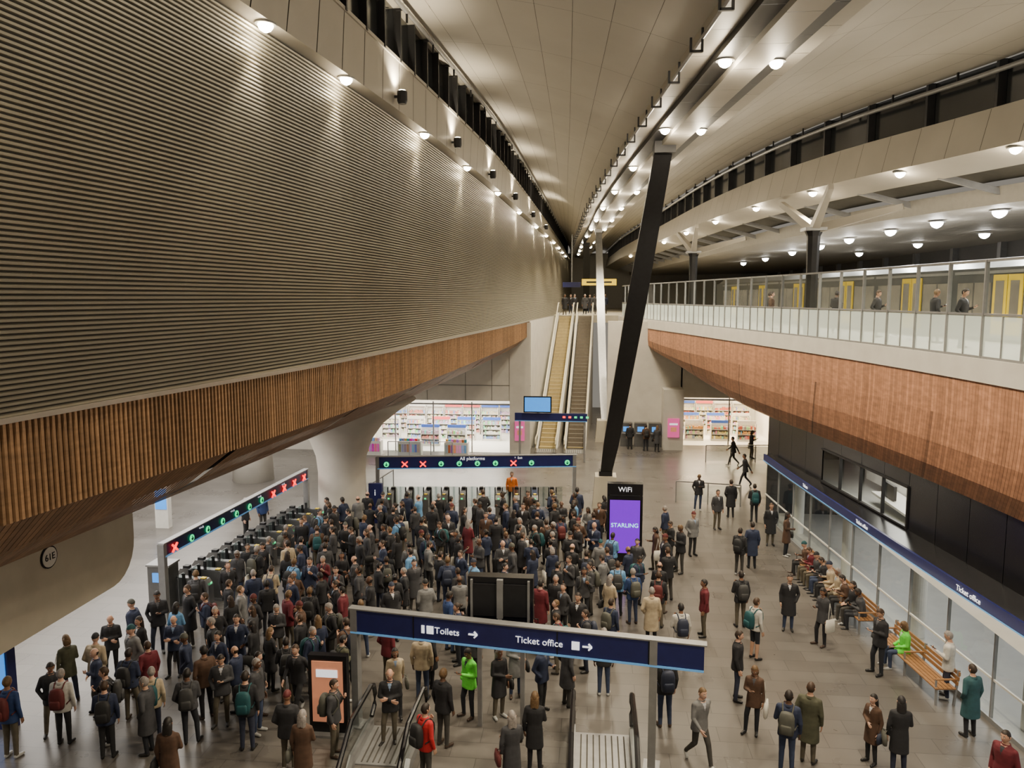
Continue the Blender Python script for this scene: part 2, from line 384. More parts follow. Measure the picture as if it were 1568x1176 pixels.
for k,(y0,y1) in enumerate(zip(yy[:-1],yy[1:])):
    a,c=DK(y0)+.12,DK(y1)+.12
    b.face([(a,y0,8.56),(c,y1,8.56),(c,y1,9.55),(a,y0,9.55)],'frost')
    b.face([(a,y0,9.62),(c,y1,9.62),(c,y1,10.85),(a,y0,10.85)],'glass')
    b.beam((a,y0,9.58),(c,y1,9.58),.05,.05,'steel'); b.beam((a,y0,10.88),(c,y1,10.88),.06,.06,'steel'); b.beam((a,y0,8.53),(c,y1,8.53),.08,.06,'steel')
    b.box((a,y0,9.7),(.09,.06,2.4),'steel')
    b.box(((a+c)/2,(y0+y1)/2,9.04),(.05,.035,1.0),'steel')
b.build("glass_platform_screen",fix=False)
# train
P0=V((15.4,12,0)); P1=V((9.6,62,0)); d=(P1-P0).normalized(); nrm=V((-d.y,d.x,0))
b=MB(); 
def TP(s,o,z): return P0+d*s+nrm*o+V((0,0,z))
L=50
b.hexa([TP(0,-2.6,8.52),TP(0,0,8.52),TP(L,0,8.52),TP(L,-2.6,8.52),TP(0,-2.6,11.0),TP(0,0,11.0),TP(L,0,11.0),TP(L,-2.6,11.0)],'trainw')
b.hexa([TP(0,-2.4,11),TP(0,-.15,11),TP(L,-.15,11),TP(L,-2.4,11),TP(0,-2.0,11.35),TP(0,-.6,11.35),TP(L,-.6,11.35),TP(L,-2.0,11.35)],'steel')
s=.4
def slab(s0,s1,z0,z1,o0,o1,m): b.hexa([TP(s0,o0,z0),TP(s0,o1,z0),TP(s1,o1,z0),TP(s1,o0,z0),TP(s0,o0,z1),TP(s0,o1,z1),TP(s1,o1,z1),TP(s1,o0,z1)],m)
while s<L-6:
    slab(s,s+.9,9.3,10.5,.0,.03,'trainwin'); slab(s+1.0,s+1.9,9.3,10.5,.0,.03,'trainwin'); slab(s+2.05,s+2.78,8.6,10.75,0,.035,'yellow'); slab(s+2.2,s+2.63,9.2,10.55,.03,.05,'trainwin')
    slab(s+2.82,s+3.55,8.6,10.75,0,.035,'yellow'); slab(s+2.97,s+3.4,9.2,10.55,.03,.05,'trainwin'); slab(s+3.7,s+4.6,9.3,10.5,0,.03,'trainwin'); slab(s+4.7,s+5.6,9.3,10.5,0,.03,'trainwin')
    slab(s,s+5.8,8.6,8.75,0,.04,'steel'); slab(s,s+5.8,10.8,10.9,0,.04,'steel'); s+=6.0
b.build("commuter_train")
b=MB(); b.box((24,55,10.7),(.3,110,5),'backw')
for y in frange(6,108,6): b.box((23.7,y,10.7),(.4,.4,5),'steel')
b.build("wall_platform_back")
b=MB(); yy=frange(3,36,1.5)
for y0,y1 in zip(yy[:-1],yy[1:]):
    win=(23.5<y0<29)
    if win:
        segs=[(2.85,3.0,'black'),(4.25,5.2,'black')]
        b.face([(DW(y0)+.03,y0,3.0),(DW(y1)+.03,y1,3.0),(DW(y1)+.03,y1,4.25),(DW(y0)+.03,y0,4.25)],'glass')
        b.beam((DW(y0),y0,3.0),(DW(y1),y1,3.0),.12,.06,'dark'); b.beam((DW(y0),y0,4.25),(DW(y1),y1,4.25),.12,.06,'dark')
        b.box((DW(y0),y0,3.6),(.1,.07,1.3),'dark')
    else: segs=[(2.85,5.2,'black')]
    for z0,z1,m in segs:
        b.face([(DW(y0),y0+.015,z0),(DW(y1),y1-.015,z0),(DW(y1),y1-.015,z1),(DW(y0),y0+.015,z1)],m)
        b.face([(DW(y0)+.05,y0,z0),(DW(y1)+.05,y1,z0),(DW(y1)+.05,y1,z1),(DW(y0)+.05,y0,z1)],'dark')
b.face([(DW(36),36,0),(14,36,0),(14,36,5.2),(DW(36),36,5.2)],'black')
b.build("wall_right_cladding",fix=False)
b=MB()
b.face([(DW(24)+2,22,2.9),(DW(30)+2,31,2.9),(DW(30)+2,31,5),(DW(24)+2,22,5)],'white')
b.box((10.8,25.2,3.3),(.1,.9,.5),'black'); b.box((10.4,27.4,3.3),(.1,.9,.5),'dark'); b.box((11,26.5,3.3),(.3,.8,.8),'steel'); b.box((10.6,26.2,2.98),(.9,4.5,.08),'white')
b.build("control_room_interior",fix=False)
b=MB(); yy=frange(3,35.5,1.9)
for y0,y1 in zip(yy[:-1],yy[1:]):
    a,c=SF(y0),SF(y1)
    b.face([(a+.05,y0,.1),(c+.05,y1,.1),(c+.05,y1,2.5),(a+.05,y0,2.5)],'glass')
    b.beam((a+.05,y0,.06),(c+.05,y1,.06),.1,.12,'steel'); b.beam((a+.05,y0,2.5),(c+.05,y1,2.5),.08,.06,'steel'); b.beam((a+.05,y0,1.05),(c+.05,y1,1.05),.05,.05,'white')
    b.box((a+.05,y0,1.3),(.07,.05,2.6),'steel')
    b.hexa([(a-.02,y0,2.62),(DW(y0)+.05,y0,2.62),(DW(y1)+.05,y1,2.62),(c-.02,y1,2.62),(a-.02,y0,2.84),(DW(y0)+.05,y0,2.95),(DW(y1)+.05,y1,2.95),(c-.02,y1,2.84)],'black')
    b.beam((a-.06,y0,2.75),(c-.06,y1,2.75),.08,.3,'navy')
    b.beam((a-.10,y0,2.61),(c-.10,y1,2.61),.04,.03,'cyan')
b.build("window_ticket_office",fix=False)
def shopfront_text(s,y,size):
    ang=math.atan2(SF(y+1)-SF(y-1),2)
    text(s,(SF(y)-.115,y,2.76),size,'text',bpy.data.objects["window_ticket_office"],rz=-math.pi/2-ang,name="fascia_lettering")
shopfront_text("Ticket office",19.2,.2); shopfront_text("Ticket office",25,.17); shopfront_text("Tickets",30,.17)
b=MB()
b.face([(14.5,2,.0),(14.5,36,0),(14.5,36,2.7),(14.5,2,2.7)],'hallwall')
b.face([(9.6,2,2.6),(14.5,2,2.6),(14.5,36,2.6),(8.2,36,2.6)],'hallwall')
b.face([(SF(2)+.1,2,.012),(14.5,2,.012),(14.5,36,.012),(SF(36)+.1,36,.012)],'hallfloor')
for y in (8,13,18,23,28,33): b.lathe((SF(y)+.75,y,0),[(.2,0),(.2,2.6)],'white',20)
for i in range(7): b.box((14.2,8+i*3.5,1.0),(.5,1.2,2.0),'gatec'); 
for i in range(7): b.box((13.93,8+i*3.5,1.4),(.04,.6,.5),'blue')
b.build("wall_ticket_hall",fix=False)
def area(name,loc,sx,sy,e,col=(1,.92,.8),rot=(0,0,0)):
    l=bpy.data.lights.new(name,"AREA"); l.shape='RECTANGLE'; l.size=sx; l.size_y=sy; l.energy=e; l.color=col
    o=bpy.data.objects.new(name,l); COL.objects.link(o); o.location=loc; o.rotation_euler=rot; return o
area("ticket_hall_light",(11.8,20,2.55),3,28,700,(1,.97,.92))
area("control_room_light",(10.6,26.2,4.9),1,6,260)
area("undercroft_fill_light",(-20,28,5.1),8,36,4200,(1,.94,.86))
area("undercroft_fill_light",(-13.2,27,5.1),1.5,20,900,(1,.94,.86))  # added fill under the soffit to brighten the tulip column, no fixture
# ------------------------------------------------------------------ upper left: fascia, clerestory, rail
b=MB(); yy=frange(2,110,1.2)
for y0,y1 in zip(yy[:-1],yy[1:]):
    g=.02
    b.face([(WT(y0)+.34,y0+g,14.75),(WT(y1)+.34,y1-g,14.75),(CL(y1)+.02,y1-g,15.95),(CL(y0)+.02,y0+g,15.95)],'fascia')
    b.face([(WT(y0)+.28,y0,14.76),(WT(y1)+.28,y1,14.76),(CL(y1)-.05,y1,15.95),(CL(y0)-.05,y0,15.95)],'seam')
    b.face([(WT(y0)-.1,y0,14.76),(WT(y1)-.1,y1,14.76),(WT(y1)+.35,y1,14.75),(WT(y0)+.35,y0,14.75)],'fascia')
b.build("wall_fascia_left",fix=False)
b=MB()
for y0,y1 in zip(yy[:-1],yy[1:]):
    b.face([(CL(y0)-.1,y0,15.95),(CL(y1)-.1,y1,15.95),(CL(y1)-.1,y1,17.35),(CL(y0)-.1,y0,17.35)],'darkglass')
    b.box((CL(y0)-.02,y0,16.65),(.2,.09,1.4),'dark')
    b.beam((CL(y0)-.02,y0,15.98),(CL(y1)-.02,y1,15.98),.16,.08,'fascia'); b.beam((CL(y0)-.02,y0,17.3),(CL(y1)-.02,y1,17.3),.2,.1,'fascia')
b.build("window_1",fix=False)
b=MB(); b.tube([(CL(y)+.28,y,17.12) for y in frange(2,110,3)],.06,'steel')
for y in frange(3,109,2.4): b.box((CL(y)+.15,y,17.18),(.3,.05,.05),'dark'); b.box((CL(y)+.28,y,17.0),(.05,.05,.3),'dark')
b.build("maintenance_rail",smooth=False)
def ruled(b,A,B,ys,nx,gap,mat,sag=0.,back=True):
    for y0,y1 in zip(ys[:-1],ys[1:]):
        for i in range(nx):
            t0=i/nx; t1=(i+1)/nx
            def p(y,t):
                q=V(A(y)).lerp(V(B(y)),t); q.z+=sag*math.sin(math.pi*t); return q
            gx=gap/ max(1.,(V(A(y0))-V(B(y0))).length)
            b.face([p(y0+gap,t0+gx),p(y1-gap,t0+gx),p(y1-gap,t1-gx),p(y0+gap,t1-gx)],mat)
            if back: b.face([p(y0,t0)+V((0,0,.05)),p(y1,t0)+V((0,0,.05)),p(y1,t1)+V((0,0,.05)),p(y0,t1)+V((0,0,.05))],'seam')
b=MB(); ruled(b,lambda y:(CL(y)-.1,y,17.35),lambda y:(BL(y)-.75,y,15.85),frange(1,110,3.65),8,.005,'panel',.35)
ruled(b,lambda y:(BR(y)+.75,y,15.85),lambda y:(FR(y)+.05,y,16.45),frange(1,110,3.65),8,.005,'panel',.35)
b.build("ceiling",fix=False)
b=MB(); yy=frange(1,110,1.825)
for y0,y1 in zip(yy[:-1],yy[1:]):
    def sl(x0,x1,z,m,f=BL):
        b.face([(f(y0)+x0,y0+.01,z),(f(y1)+x0,y1-.01,z),(f(y1)+x1,y1-.01,z),(f(y0)+x1,y0+.01,z)],m)
    def vert(x,z0,z1,m,f=BL):
        b.face([(f(y0)+x,y0,z0),(f(y1)+x,y1,z0),(f(y1)+x,y1,z1),(f(y0)+x,y0,z1)],m)
    sl(-.78,-.22,15.62,'fascia'); vert(-.78,15.62,15.9,'fascia'); vert(-.22,15.45,15.62,'dark')
    sl(-.22,.25,15.45,'dark'); vert(.25,15.3,15.62,'fascia'); sl(.25,.95,15.3,'fascia')
    vert(-.27,15.3,15.62,'fascia',BR)
    sl(-.27+.0,.2,15.45,'dark',BR); vert(.2,15.45,15.62,'dark',BR); sl(.2,.78,15.62,'fascia',BR); vert(.78,15.62,15.9,'fascia',BR)
b.build("ceiling_beam_central",fix=False)
b=MB(); b.tube([(BL(y)-.85,y,15.5) for y in frange(2,110,3)],.045,'steel'); 
for y in frange(3,109,2.43):
    x=BL(y)-.85; b.box((x,y,15.45),(.05,.07,.5),'dark'); b.box((x-.12,y,15.22),(.24,.07,.05),'dark'); b.box((x-.24,y,15.35),(.05,.07,.3),'dark')
b.build("cable_tray_hangers")
def lamp_mesh(r,key,name):
    b=MB(); b.lathe((0,0,0),[(r*1.35,.01),(r*1.35,-.025),(r*.98,-.03)],'steel',16)
    b.lathe((0,0,-.02),[(r*.97,.0),(r*.92,-r*.35),(r*.68,-r*.7),(r*.3,-r*.92),(.01,-r)],key,16)
    o=b.build(name); COL.objects.unlink(o); return o.data
LM=lamp_mesh(.16,'lampw',"downlight")
LW=lamp_mesh(.14,'lampw',"louvre_washer_lamp")
LP=lamp_mesh(.24,'lampc',"platform_lamp")
def putlamp(me,name,loc,energy,size=1.9,col=(1,.86,.64),rot=(0,0,0),blend=.6,rad=.12,fill=0.):
    o=bpy.data.objects.new(name,me); COL.objects.link(o); o.location=loc; o.rotation_euler=rot
    if energy>0:
        l=bpy.data.lights.new(name+"_beam","SPOT"); l.energy=energy; l.spot_size=size; l.spot_blend=blend; l.color=col; l.shadow_soft_size=rad
        lo=bpy.data.objects.new("beam",l); COL.objects.link(lo); lo.parent=o; lo.location=(0,0,-.3)
    if fill>0:
        l=bpy.data.lights.new(name+"_spill","POINT"); l.energy=fill; l.color=col; l.shadow_soft_size=.12
        lo=bpy.data.objects.new("spill",l); COL.objects.link(lo); lo.parent=o; lo.location=(0,0,-.4)
ly=[4.5,11.7]+[18.9+7.3*i for i in range(12)]
for i,y in enumerate(ly):
    e=2300 if y<60 else (1300 if y<80 else 0)
    putlamp(LM,"downlight",(BL(y),y,15.44),e,2.2,fill=110 if y<70 else 0)
    putlamp(LM,"downlight",(BR(y),y+.2,15.44),e,2.2,fill=110 if y<70 else 0)
wy=[7.5,13.5,16.9,22.7,28.5,35.4,43.4,52.4,60,67.5,75,82.5,90]
for y in wy:
    e=1300 if y<70 else 0
    putlamp(LW,"louvre_washer_lamp",(WT(y)+.22,y,14.74),e,1.25,rot=(0,math.radians(3),0),fill=30 if y<55 else 0)
b=MB(); b.lathe((0,0,0),[(.1,-.18),(.13,-.1),(.13,.12),(.1,.14)],'dark',16); b.lathe((0,0,.145),[(.08,0),(.08,.01)],'lampw',16); b.box((-.14,0,0),(.12,.06,.06),'dark')
so=b.build("uplight_sconce"); COL.objects.unlink(so)
for y in [11,19.6,25.4,32,39,47.5,56]:
    o=bpy.data.objects.new("uplight_sconce",so.data); COL.objects.link(o); o.location=(WT(y)+.56,y,15.0)
    l=bpy.data.lights.new("uplight_beam","SPOT"); l.energy=450; l.spot_size=2.2; l.spot_blend=.9; l.color=(1,.85,.6); l.shadow_soft_size=.06
    lo=bpy.data.objects.new("beam",l); COL.objects.link(lo); lo.parent=o; lo.location=(0.02,0,.2); lo.rotation_euler=(math.pi,math.radians(-12),0)
# ------------------------------------------------------------------ right fascia, clerestory
b=MB(); yy=frange(4,110,1.2)
for y0,y1 in zip(yy[:-1],yy[1:]):
    def q(o,z,y): return (FR(y)+o,y,z)
    b.face([(FR(y0)-.25,y0+.015,14.05),(FR(y1)-.25,y1-.015,14.05),(FR(y1),y1-.015,15.2),(FR(y0),y0+.015,15.2)],'fascia')
    b.face([(FR(y0)-.2,y0,14.05),(FR(y1)-.2,y1,14.05),(FR(y1)+.05,y1,15.2),(FR(y0)+.05,y0,15.2)],'seam')
    b.face([q(-.25,14.05,y0),q(-.25,14.05,y1),q(1.3,13.75,y1),q(1.3,13.75,y0)],'fascia')
    b.face([q(1.3,13.75,y0),q(1.3,13.75,y1),q(1.3,14.1,y1),q(1.3,14.1,y0)],'dark')
    b.face([q(0,15.2,y0),q(0,15.2,y1),q(.3,15.22,y1),q(.3,15.22,y0)],'fascia')
b.build("wall_fascia_right",fix=False)
b=MB()
for k,(y0,y1) in enumerate(zip(yy[:-1],yy[1:])):
    b.face([(FR(y0)+.3,y0,15.2),(FR(y1)+.3,y1,15.2),(FR(y1)+.3,y1,16.5),(FR(y0)+.3,y0,16.5)],'darkglass')
    if k%2==0: b.box((FR(y0)+.2,y0,15.85),(.22,.16,1.3),'dark')
b.build("window_2",fix=False)
b=MB(); b.tube([(FR(y)-.1,y,16.15) for y in frange(4,110,2)],.07,'steel')
for y in frange(5,109,2.4): b.box((FR(y)-.1,y,16.3),(.05,.06,.35),'dark')
b.build("handrail_pipe")
for y in [18.5,22.5,26.5,31,36,42,49,57,66,76]:
    putlamp(LM,"downlight",(FR(y)+.05,y,13.99),1100 if y<60 else 0,2.0,fill=60 if y<60 else 0)
b=MB()
for y0,y1 in zip(yy[:-1],yy[1:]):
    b.face([(FR(y0)+3.1,y0+.01,12.95),(FR(y1)+3.1,y1-.01,12.95),(24.2,y1-.01,13.2),(24.2,y0+.01,13.2)],'roof')
    b.face([(FR(y0)+3.1,y0,12.95),(FR(y1)+3.1,y1,12.95),(FR(y1)+3.0,y1,13.5),(FR(y0)+3.0,y0,13.5)],'roof')
    b.face([(FR(y0)+1.2,y0,14.2),(FR(y1)+1.2,y1,14.2),(FR(y1)+3.2,y1,13.7),(FR(y0)+3.2,y0,13.7)],'seam')
for y in frange(8,104,3.65):
    b.beam((FR(y)+1.2,y,13.85),(FR(y)+3.2,y,13.3),.12,.2,'steel')
b.build("ceiling_platform_canopy",fix=False)
for x,y in ((14.3,19.5),(14,24),(13.8,28.3),(13.4,32.2),(13.1,36.1),(12.9,41),(12.9,46),(12.9,52.2),(13,60.5),(12.8,68)):
    putlamp(LP,"platform_lamp",(x,y,12.94),800 if y<60 else 0,2.6,(1,.96,.88),fill=70 if y<60 else 0)
for x,y in ((19.5,22),(19,27),(18.6,33),(18.4,39),(18.2,46),(18,55)):
    putlamp(LP,"platform_lamp",(x,y,13.0),0)
def ycol(x,y):
    b=MB()
    b.rings([[(x+r*math.cos(t*math.pi/4+.39),y+r*math.sin(t*math.pi/4+.39),z) for t in range(8)] for r,z in ((.24,8.5),(.22,11),(.25,12.3),(.34,12.5))],'dark')
    b.box((x,y,12.55),(.8,.8,.12),'steel')
    for dx,dy,z in ((-.2,-2.6,13.8),(-.6,2.6,13.8),(2.6,-1.6,13.2),(2.4,1.8,13.2)):
        b.beam((x,y,12.55),(x+dx,y+dy,z),.3,.34,'fascia',w2=.18,h2=.2)
    b.build("branching_column")
ycol(8.35,30.7); ycol(5.75,45.4); ycol(10.6,16.5)
def rake(p,q,w1,w2,m,name,plinth):
    b=MB(); p=V(p);q=V(q); k=[]
    for t,w in ((0,w1*.75),(.12,w1),(.6,w2),(1,w2*.8)):
        c=p.lerp(q,t); k.append([(c.x-w/2,c.y-w*.3,c.z),(c.x+w/2,c.y-w*.3,c.z),(c.x+w/2,c.y+w*.3,c.z),(c.x-w/2,c.y+w*.3,c.z)])
    b.rings(k,m)
    b.box((q.x,q.y,q.z-.05),(w2*.95,w2*1.2,.5),m); b.box((p.x,p.y,p.z+.1),(w1*.9,w1*.9,.25),'dark')
    if plinth:
        x,y=p.x,p.y; b.rings([[(x-a,y-a,z),(x+a,y-a,z),(x+a,y+a,z),(x-a,y+a,z)] for a,z in ((.62,0),(.55,.9),(.5,1.5))],'conc')
    b.build(name)
rake((.75,36.6,1.5),(2.5,28.6,15.35),.7,.78,'dark',"raking_steel_column",True)
rake((.95,53.5,1.2),(.45,62,15.35),.5,.6,'steel',"raking_steel_column",True)
rake((-.6,84,8.5),(-.6,77,15.3),.6,.7,'dark',"raking_steel_column",False)
# ------------------------------------------------------------------ escalators
def escalator(name,x0,x1,y0,rise,width,stepm,z0=0.,dirn=1,flat=1.3,side='concw',down=False):
    n=int(round(abs(rise)/.231)); run=n*.4
    b=MB()
    def C(s):
        t=max(0,min(1,s/run)); x=x0+(x1-x0)*t; z=z0+rise*t; return V((x,y0+dirn*(s),z))
    for i in range(n):
        c=C(i*.4+.2); b.box((c.x,c.y,c.z-.1),(width,.41,.26),stepm)
        b.box((c.x,c.y-dirn*.19,c.z+.035),(width,.03,.012),'yellow' if i<1 else 'seam')
    b.box((x0,y0-dirn*flat/2,z0+.01),(width+.3,flat,.04),'steel')
    for k in range(8): b.box((x0-width/2+width*(k+.5)/8,y0-dirn*flat/2,z0+.035),(.03,flat*.9,.01),'seam')
    for sd in (-1,1):
        ox=sd*(width/2+.12)
        pts=[-flat]+frange(0,run,1.2)+([] if down else [run+1.6])
        P=[]
        for s in pts:
            c=C(s); c.y=y0+dirn*s; P.append(c+V((ox,0,0)))
        for a,c in zip(P[:-1],P[1:]):
            la=-.6 if (a.z-z0>.6 or down) else -(a.z-z0); lc=-.6 if (c.z-z0>.6 or down) else -(c.z-z0)
            b.hexa([a+V((-.06,0,la)),a+V((.06,0,la)),c+V((.06,0,lc)),c+V((-.06,0,lc)),a+V((-.06,0,.22)),a+V((.06,0,.22)),c+V((.06,0,.22)),c+V((-.06,0,.22))],side)
            b.face([a+V((0,0,.22)),c+V((0,0,.22)),c+V((0,0,.95)),a+V((0,0,.95))],'glass')
        hp=[p+V((0,0,1.0)) for p in P]; f=P[0]
        nose=[f+V((0,-dirn*.0,.25)),f+V((0,-dirn*.25,.4)),f+V((0,-dirn*.32,.65)),f+V((0,-dirn*.22,.9))]
        b.tube(nose+hp,.055,'cream' if side=='concw' else 'black')
    return b.build(name,fix=False)
escalator("escalator",-2.85,-2.15,50.1,8.5,1.05,'stepy')
escalator("escalator",-1.0,-.55,50.1,8.5,1.05,'step')
b=MB()
for ya,yb in zip(frange(51,64.5,1.5)[:-1],frange(51,64.5,1.5)[1:]):
    for x0,x1 in ((-2.85,-2.15),(-1.,-.55)):
        ta=(ya-50.1)/14.8; tb=(yb-50.1)/14.8
        xa=x0+(x1-x0)*ta; xb=x0+(x1-x0)*tb
        b.hexa([(xa-.7,ya,0),(xa+.7,ya,0),(xb+.7,yb,0),(xb-.7,yb,0),(xa-.7,ya,max(.0,8.5*ta-.45)),(xa+.7,ya,max(0.,8.5*ta-.45)),(xb+.7,yb,8.5*tb-.45),(xb-.7,yb,8.5*tb-.45)],'concw')
b.build("escalator_truss_cladding",fix=False)
b=MB(); b.face([(-4.0,YL,0),(-3.3,65,0),(-3.0,65,8.5),(-3.9,YL,8.5)],'concw'); b.build("wall_side_stair",fix=False)
escalator("escalator",-4.4,-4.4,15.1,-5.5,1.0,'step',dirn=-1,side='steel',flat=1.5,down=True)
escalator("escalator",.35,.35,15.1,-5.5,1.1,'stepy',dirn=-1,side='steel',flat=1.7,down=True)
b=MB(); b.box((-2.4,46.2,2.75),(4.4,.12,.5),'navy'); b.box((-2.4,46.13,2.52),(4.4,.02,.04),'cyan'); b.box((-3.2,46.0,3.55),(1.55,.12,.85),'blue'); b.box((-3.2,46.05,3.55),(1.7,.1,1.0),'black')
b.box((-4.3,46.25,1.5),(.12,.12,3.0),'steel'); b.box((-.35,46.25,1.5),(.12,.12,3.0),'steel'); b.box((-3.2,46.2,3.05),(.1,.08,.3),'steel')
for i in range(5): b.box((-1.6+i*.35,46.12,2.78),(.16,.01,.12),'red' if i<2 else 'green')
b.build("escalator_direction_sign")
b=MB(); b.box((.6,68,11.3),(3.0,.15,.55),'ysign'); b.box((.6,67.9,11.3),(2.2,.02,.14),'black'); b.box((.6,68,13.5),(.08,.08,3.9),'steel'); b.box((-1.8,69,11.1),(1.6,.12,.45),'navy'); b.box((-1.8,69,13.4),(.08,.08,4.2),'steel')
b.build("hanging_platform_sign")
b=MB(); b.box((6,108,12),(60,.4,8),'roof'); b.build("wall_end")
# ------------------------------------------------------------------ gateline signs
def gsign(name,p,q,ztop,h,posts,npat,t=.18):
    p=V((*p,0));q=V((*q,0)); d=(q-p); Lg=d.length; d.normalize(); ang=math.atan2(d.y,d.x); nn=V((d.y,-d.x,0))
    b=MB(); zc=ztop-h/2; c=(p+q)/2
    b.box((c.x,c.y,zc),(Lg,t,h),'navy',ang)
    b.box((c.x+nn.x*(t/2+.01),c.y+nn.y*(t/2+.01),ztop-h+.02),(Lg,.03,.04),'cyan',ang)
    b.box((c.x,c.y,ztop+.015),(Lg+.1,t+.04,.03),'steel',ang)
    for e in posts: 
        pp=p+d*e*Lg; b.box((pp.x,pp.y,ztop/2),(.16,.22,ztop),'steel',ang); b.box((pp.x,pp.y,.02),(.35,.4,.04),'steel',ang)
    if npat:
        for i,ch in enumerate(npat):
            if ch=='-': continue
            s=Lg*(i+.5)/len(npat); o=p+d*s+nn*(t/2+.02); z=ztop-h*.6
            if ch=='G':
                n=12; b.rings([[(o.x+d.x*.12*math.cos(a)+nn.x*k,o.y+d.y*.12*math.cos(a)+nn.y*k,z+.12*math.sin(a)) for a in [j*2*math.pi/n for j in range(n)]] for k in (0,.02)],'green')
                o.z=z
                b.box((o.x+nn.x*.03,o.y+nn.y*.03,z+.01),(.03,.01,.13),'black',ang); b.beam(o+nn*.03-d*.055,o+nn*.03-V((0,0,.06)),.01,.03,'black'); b.beam(o+nn*.03+d*.055,o+nn*.03-V((0,0,.06)),.01,.03,'black')
            else:
                o.z=z
                for sg in (-1,1):
                    b.beam(o+nn*.02+d*.13*sg+V((0,0,.12)),o+nn*.02-d*.13*sg-V((0,0,.12)),.05,.05,'red',up=tuple(nn))
    o=b.build(name)
    return o,p,d,nn,ang,zc,t
o,p,d,nn,ang,zc,t=gsign("gateline_overhead_sign",(-13.0,21.6),(-12.4,32.0),2.5,.42,(0,1),"RGGGGGGRRRR")
for s in (2,4,6,8): 
    c=p+d*s+nn*(t/2+.02); text("< > A",(c.x,c.y,zc+.13),.11,'text',o,rz=ang)
o,p,d,nn,ang,zc,t=gsign("gateline_overhead_sign",(-9.6,33.5),(-.65,34.9),2.8,.55,(0,.992),"GRRGGGGRG-G")
c=p+d*4.3+nn*(t/2+.02); text("All platforms",(c.x,c.y,zc+.17),.22,'text',o,rz=ang)
c=p+d*6.4+nn*(t/2+.02); text("^  Exit",(c.x,c.y,zc+.18),.14,'text',o,rz=ang)
o,p,d,nn,ang,zc,t=gsign("toilets_ticket_office_sign",(-5.45,16.65),(2.4,15.55),2.85,.56,(0.01,.87),None)
c=p+d*2.35+nn*(t/2+.02); text("Toilets",(c.x,c.y,zc),.21,'text',o,rz=ang)
c=p+d*4.45+nn*(t/2+.02); text("Ticket office",(c.x,c.y,zc),.21,'text',o,rz=ang)
b=MB()
for s,w in ((1.78,.07),(1.95,.16),(5.25,.17)):
    c=p+d*s+nn*(t/2+.015); b.box((c.x,c.y,zc),(w,.02,.18),'text',ang)
for s in (2.95,5.5):
    c=p+d*s+nn*(t/2+.015)+V((0,0,zc)); b.beam(c-d*.1,c+d*.1,.03,.03,'text'); b.beam(c+d*.1,c+d*.03+V((0,0,.07)),.03,.03,'text'); b.beam(c+d*.1,c+d*.03-V((0,0,.07)),.03,.03,'text')
for s in (1.55,4.85,6.8): 
    c=p+d*s+nn*(t/2+.005); b.box((c.x,c.y,zc),(.02,.02,.54),'black',ang)
b.build("pictograms",parent=o)
b=MB(); b.box((-2.0,16.9,3.15),(1.5,.3,1.05),'black'); b.box((-2.0,16.72,3.15),(1.25,.05,.75),'dark'); b.box((-2.0,16.68,3.2),(.14,.1,.9),'steel'); b.box((-2.0,16.68,2.85),(.09,.09,.9),'steel')
for x in (-2.65,-1.35): b.box((x,16.7,3.15),(.05,.08,.95),'steel')
for x in (-2.5,-1.5): b.box((x,16.9,1.35),(.1,.12,2.7),'steel')
b.build("departure_board")
# ------------------------------------------------------------------ totems
b=MB(); b.box((1.3,28.2,1.35),(1.3,.35,2.7),'black'); b.box((1.3,28.01,1.55),(1.1,.03,2.0),'purple'); b.box((1.3,28.2,2.95),(1.3,.35,.42),'black'); b.box((1.3,28.2,2.73),(1.1,.2,.06),'steel'); b.box((1.3,28.2,.04),(1.5,.5,.08),'steel')
tot=b.build("advertising_totem")
text("STARLING",(1.3,27.98,1.6),.22,'cyantx',tot); text("WiFi",(1.3,28.0,2.95),.26,'text',tot)
b=MB(); b.box((-5.9,16.25,.95),(.9,.18,1.9),'black'); b.box((-5.9,16.14,1.05),(.72,.03,1.45),'orange'); b.box((-5.9,16.11,1.5),(.5,.01,.18),'text'); b.box((-5.85,16.11,.75),(.35,.01,.5),'yellow'); b.box((-5.9,16.25,.03),(1.0,.5,.06),'steel')
b.build("poster_display_stand")
b=MB(); b.box((-13.75,15.7,1.4),(.95,.25,2.8),'navy'); b.box((-13.75,15.56,1.35),(.82,.03,2.2),'blue'); b.box((-13.75,15.54,1.7),(.5,.01,.3),'text')
b.build("information_screen")
b=MB(); b.box((-13.6,22.6,.75),(.7,.6,1.5),'gatec'); b.box((-13.6,22.28,1.15),(.35,.03,.3),'blue'); b.box((-13.6,22.6,1.53),(.78,.66,.06),'steel'); b.build("help_point_cabinet")
b=MB(); b.box((-18.5,31,1.0),(.6,.3,2.0),'white'); b.box((-18.5,30.83,1.3),(.5,.03,.9),'blue'); b.build("information_screen")
b=MB(); b.box((-9.45,32.6,.9),(.6,.2,1.8),'navy'); text_p=b.build("help_point_cabinet"); text("i",(-9.45,32.48,1.4),.4,'text',text_p)
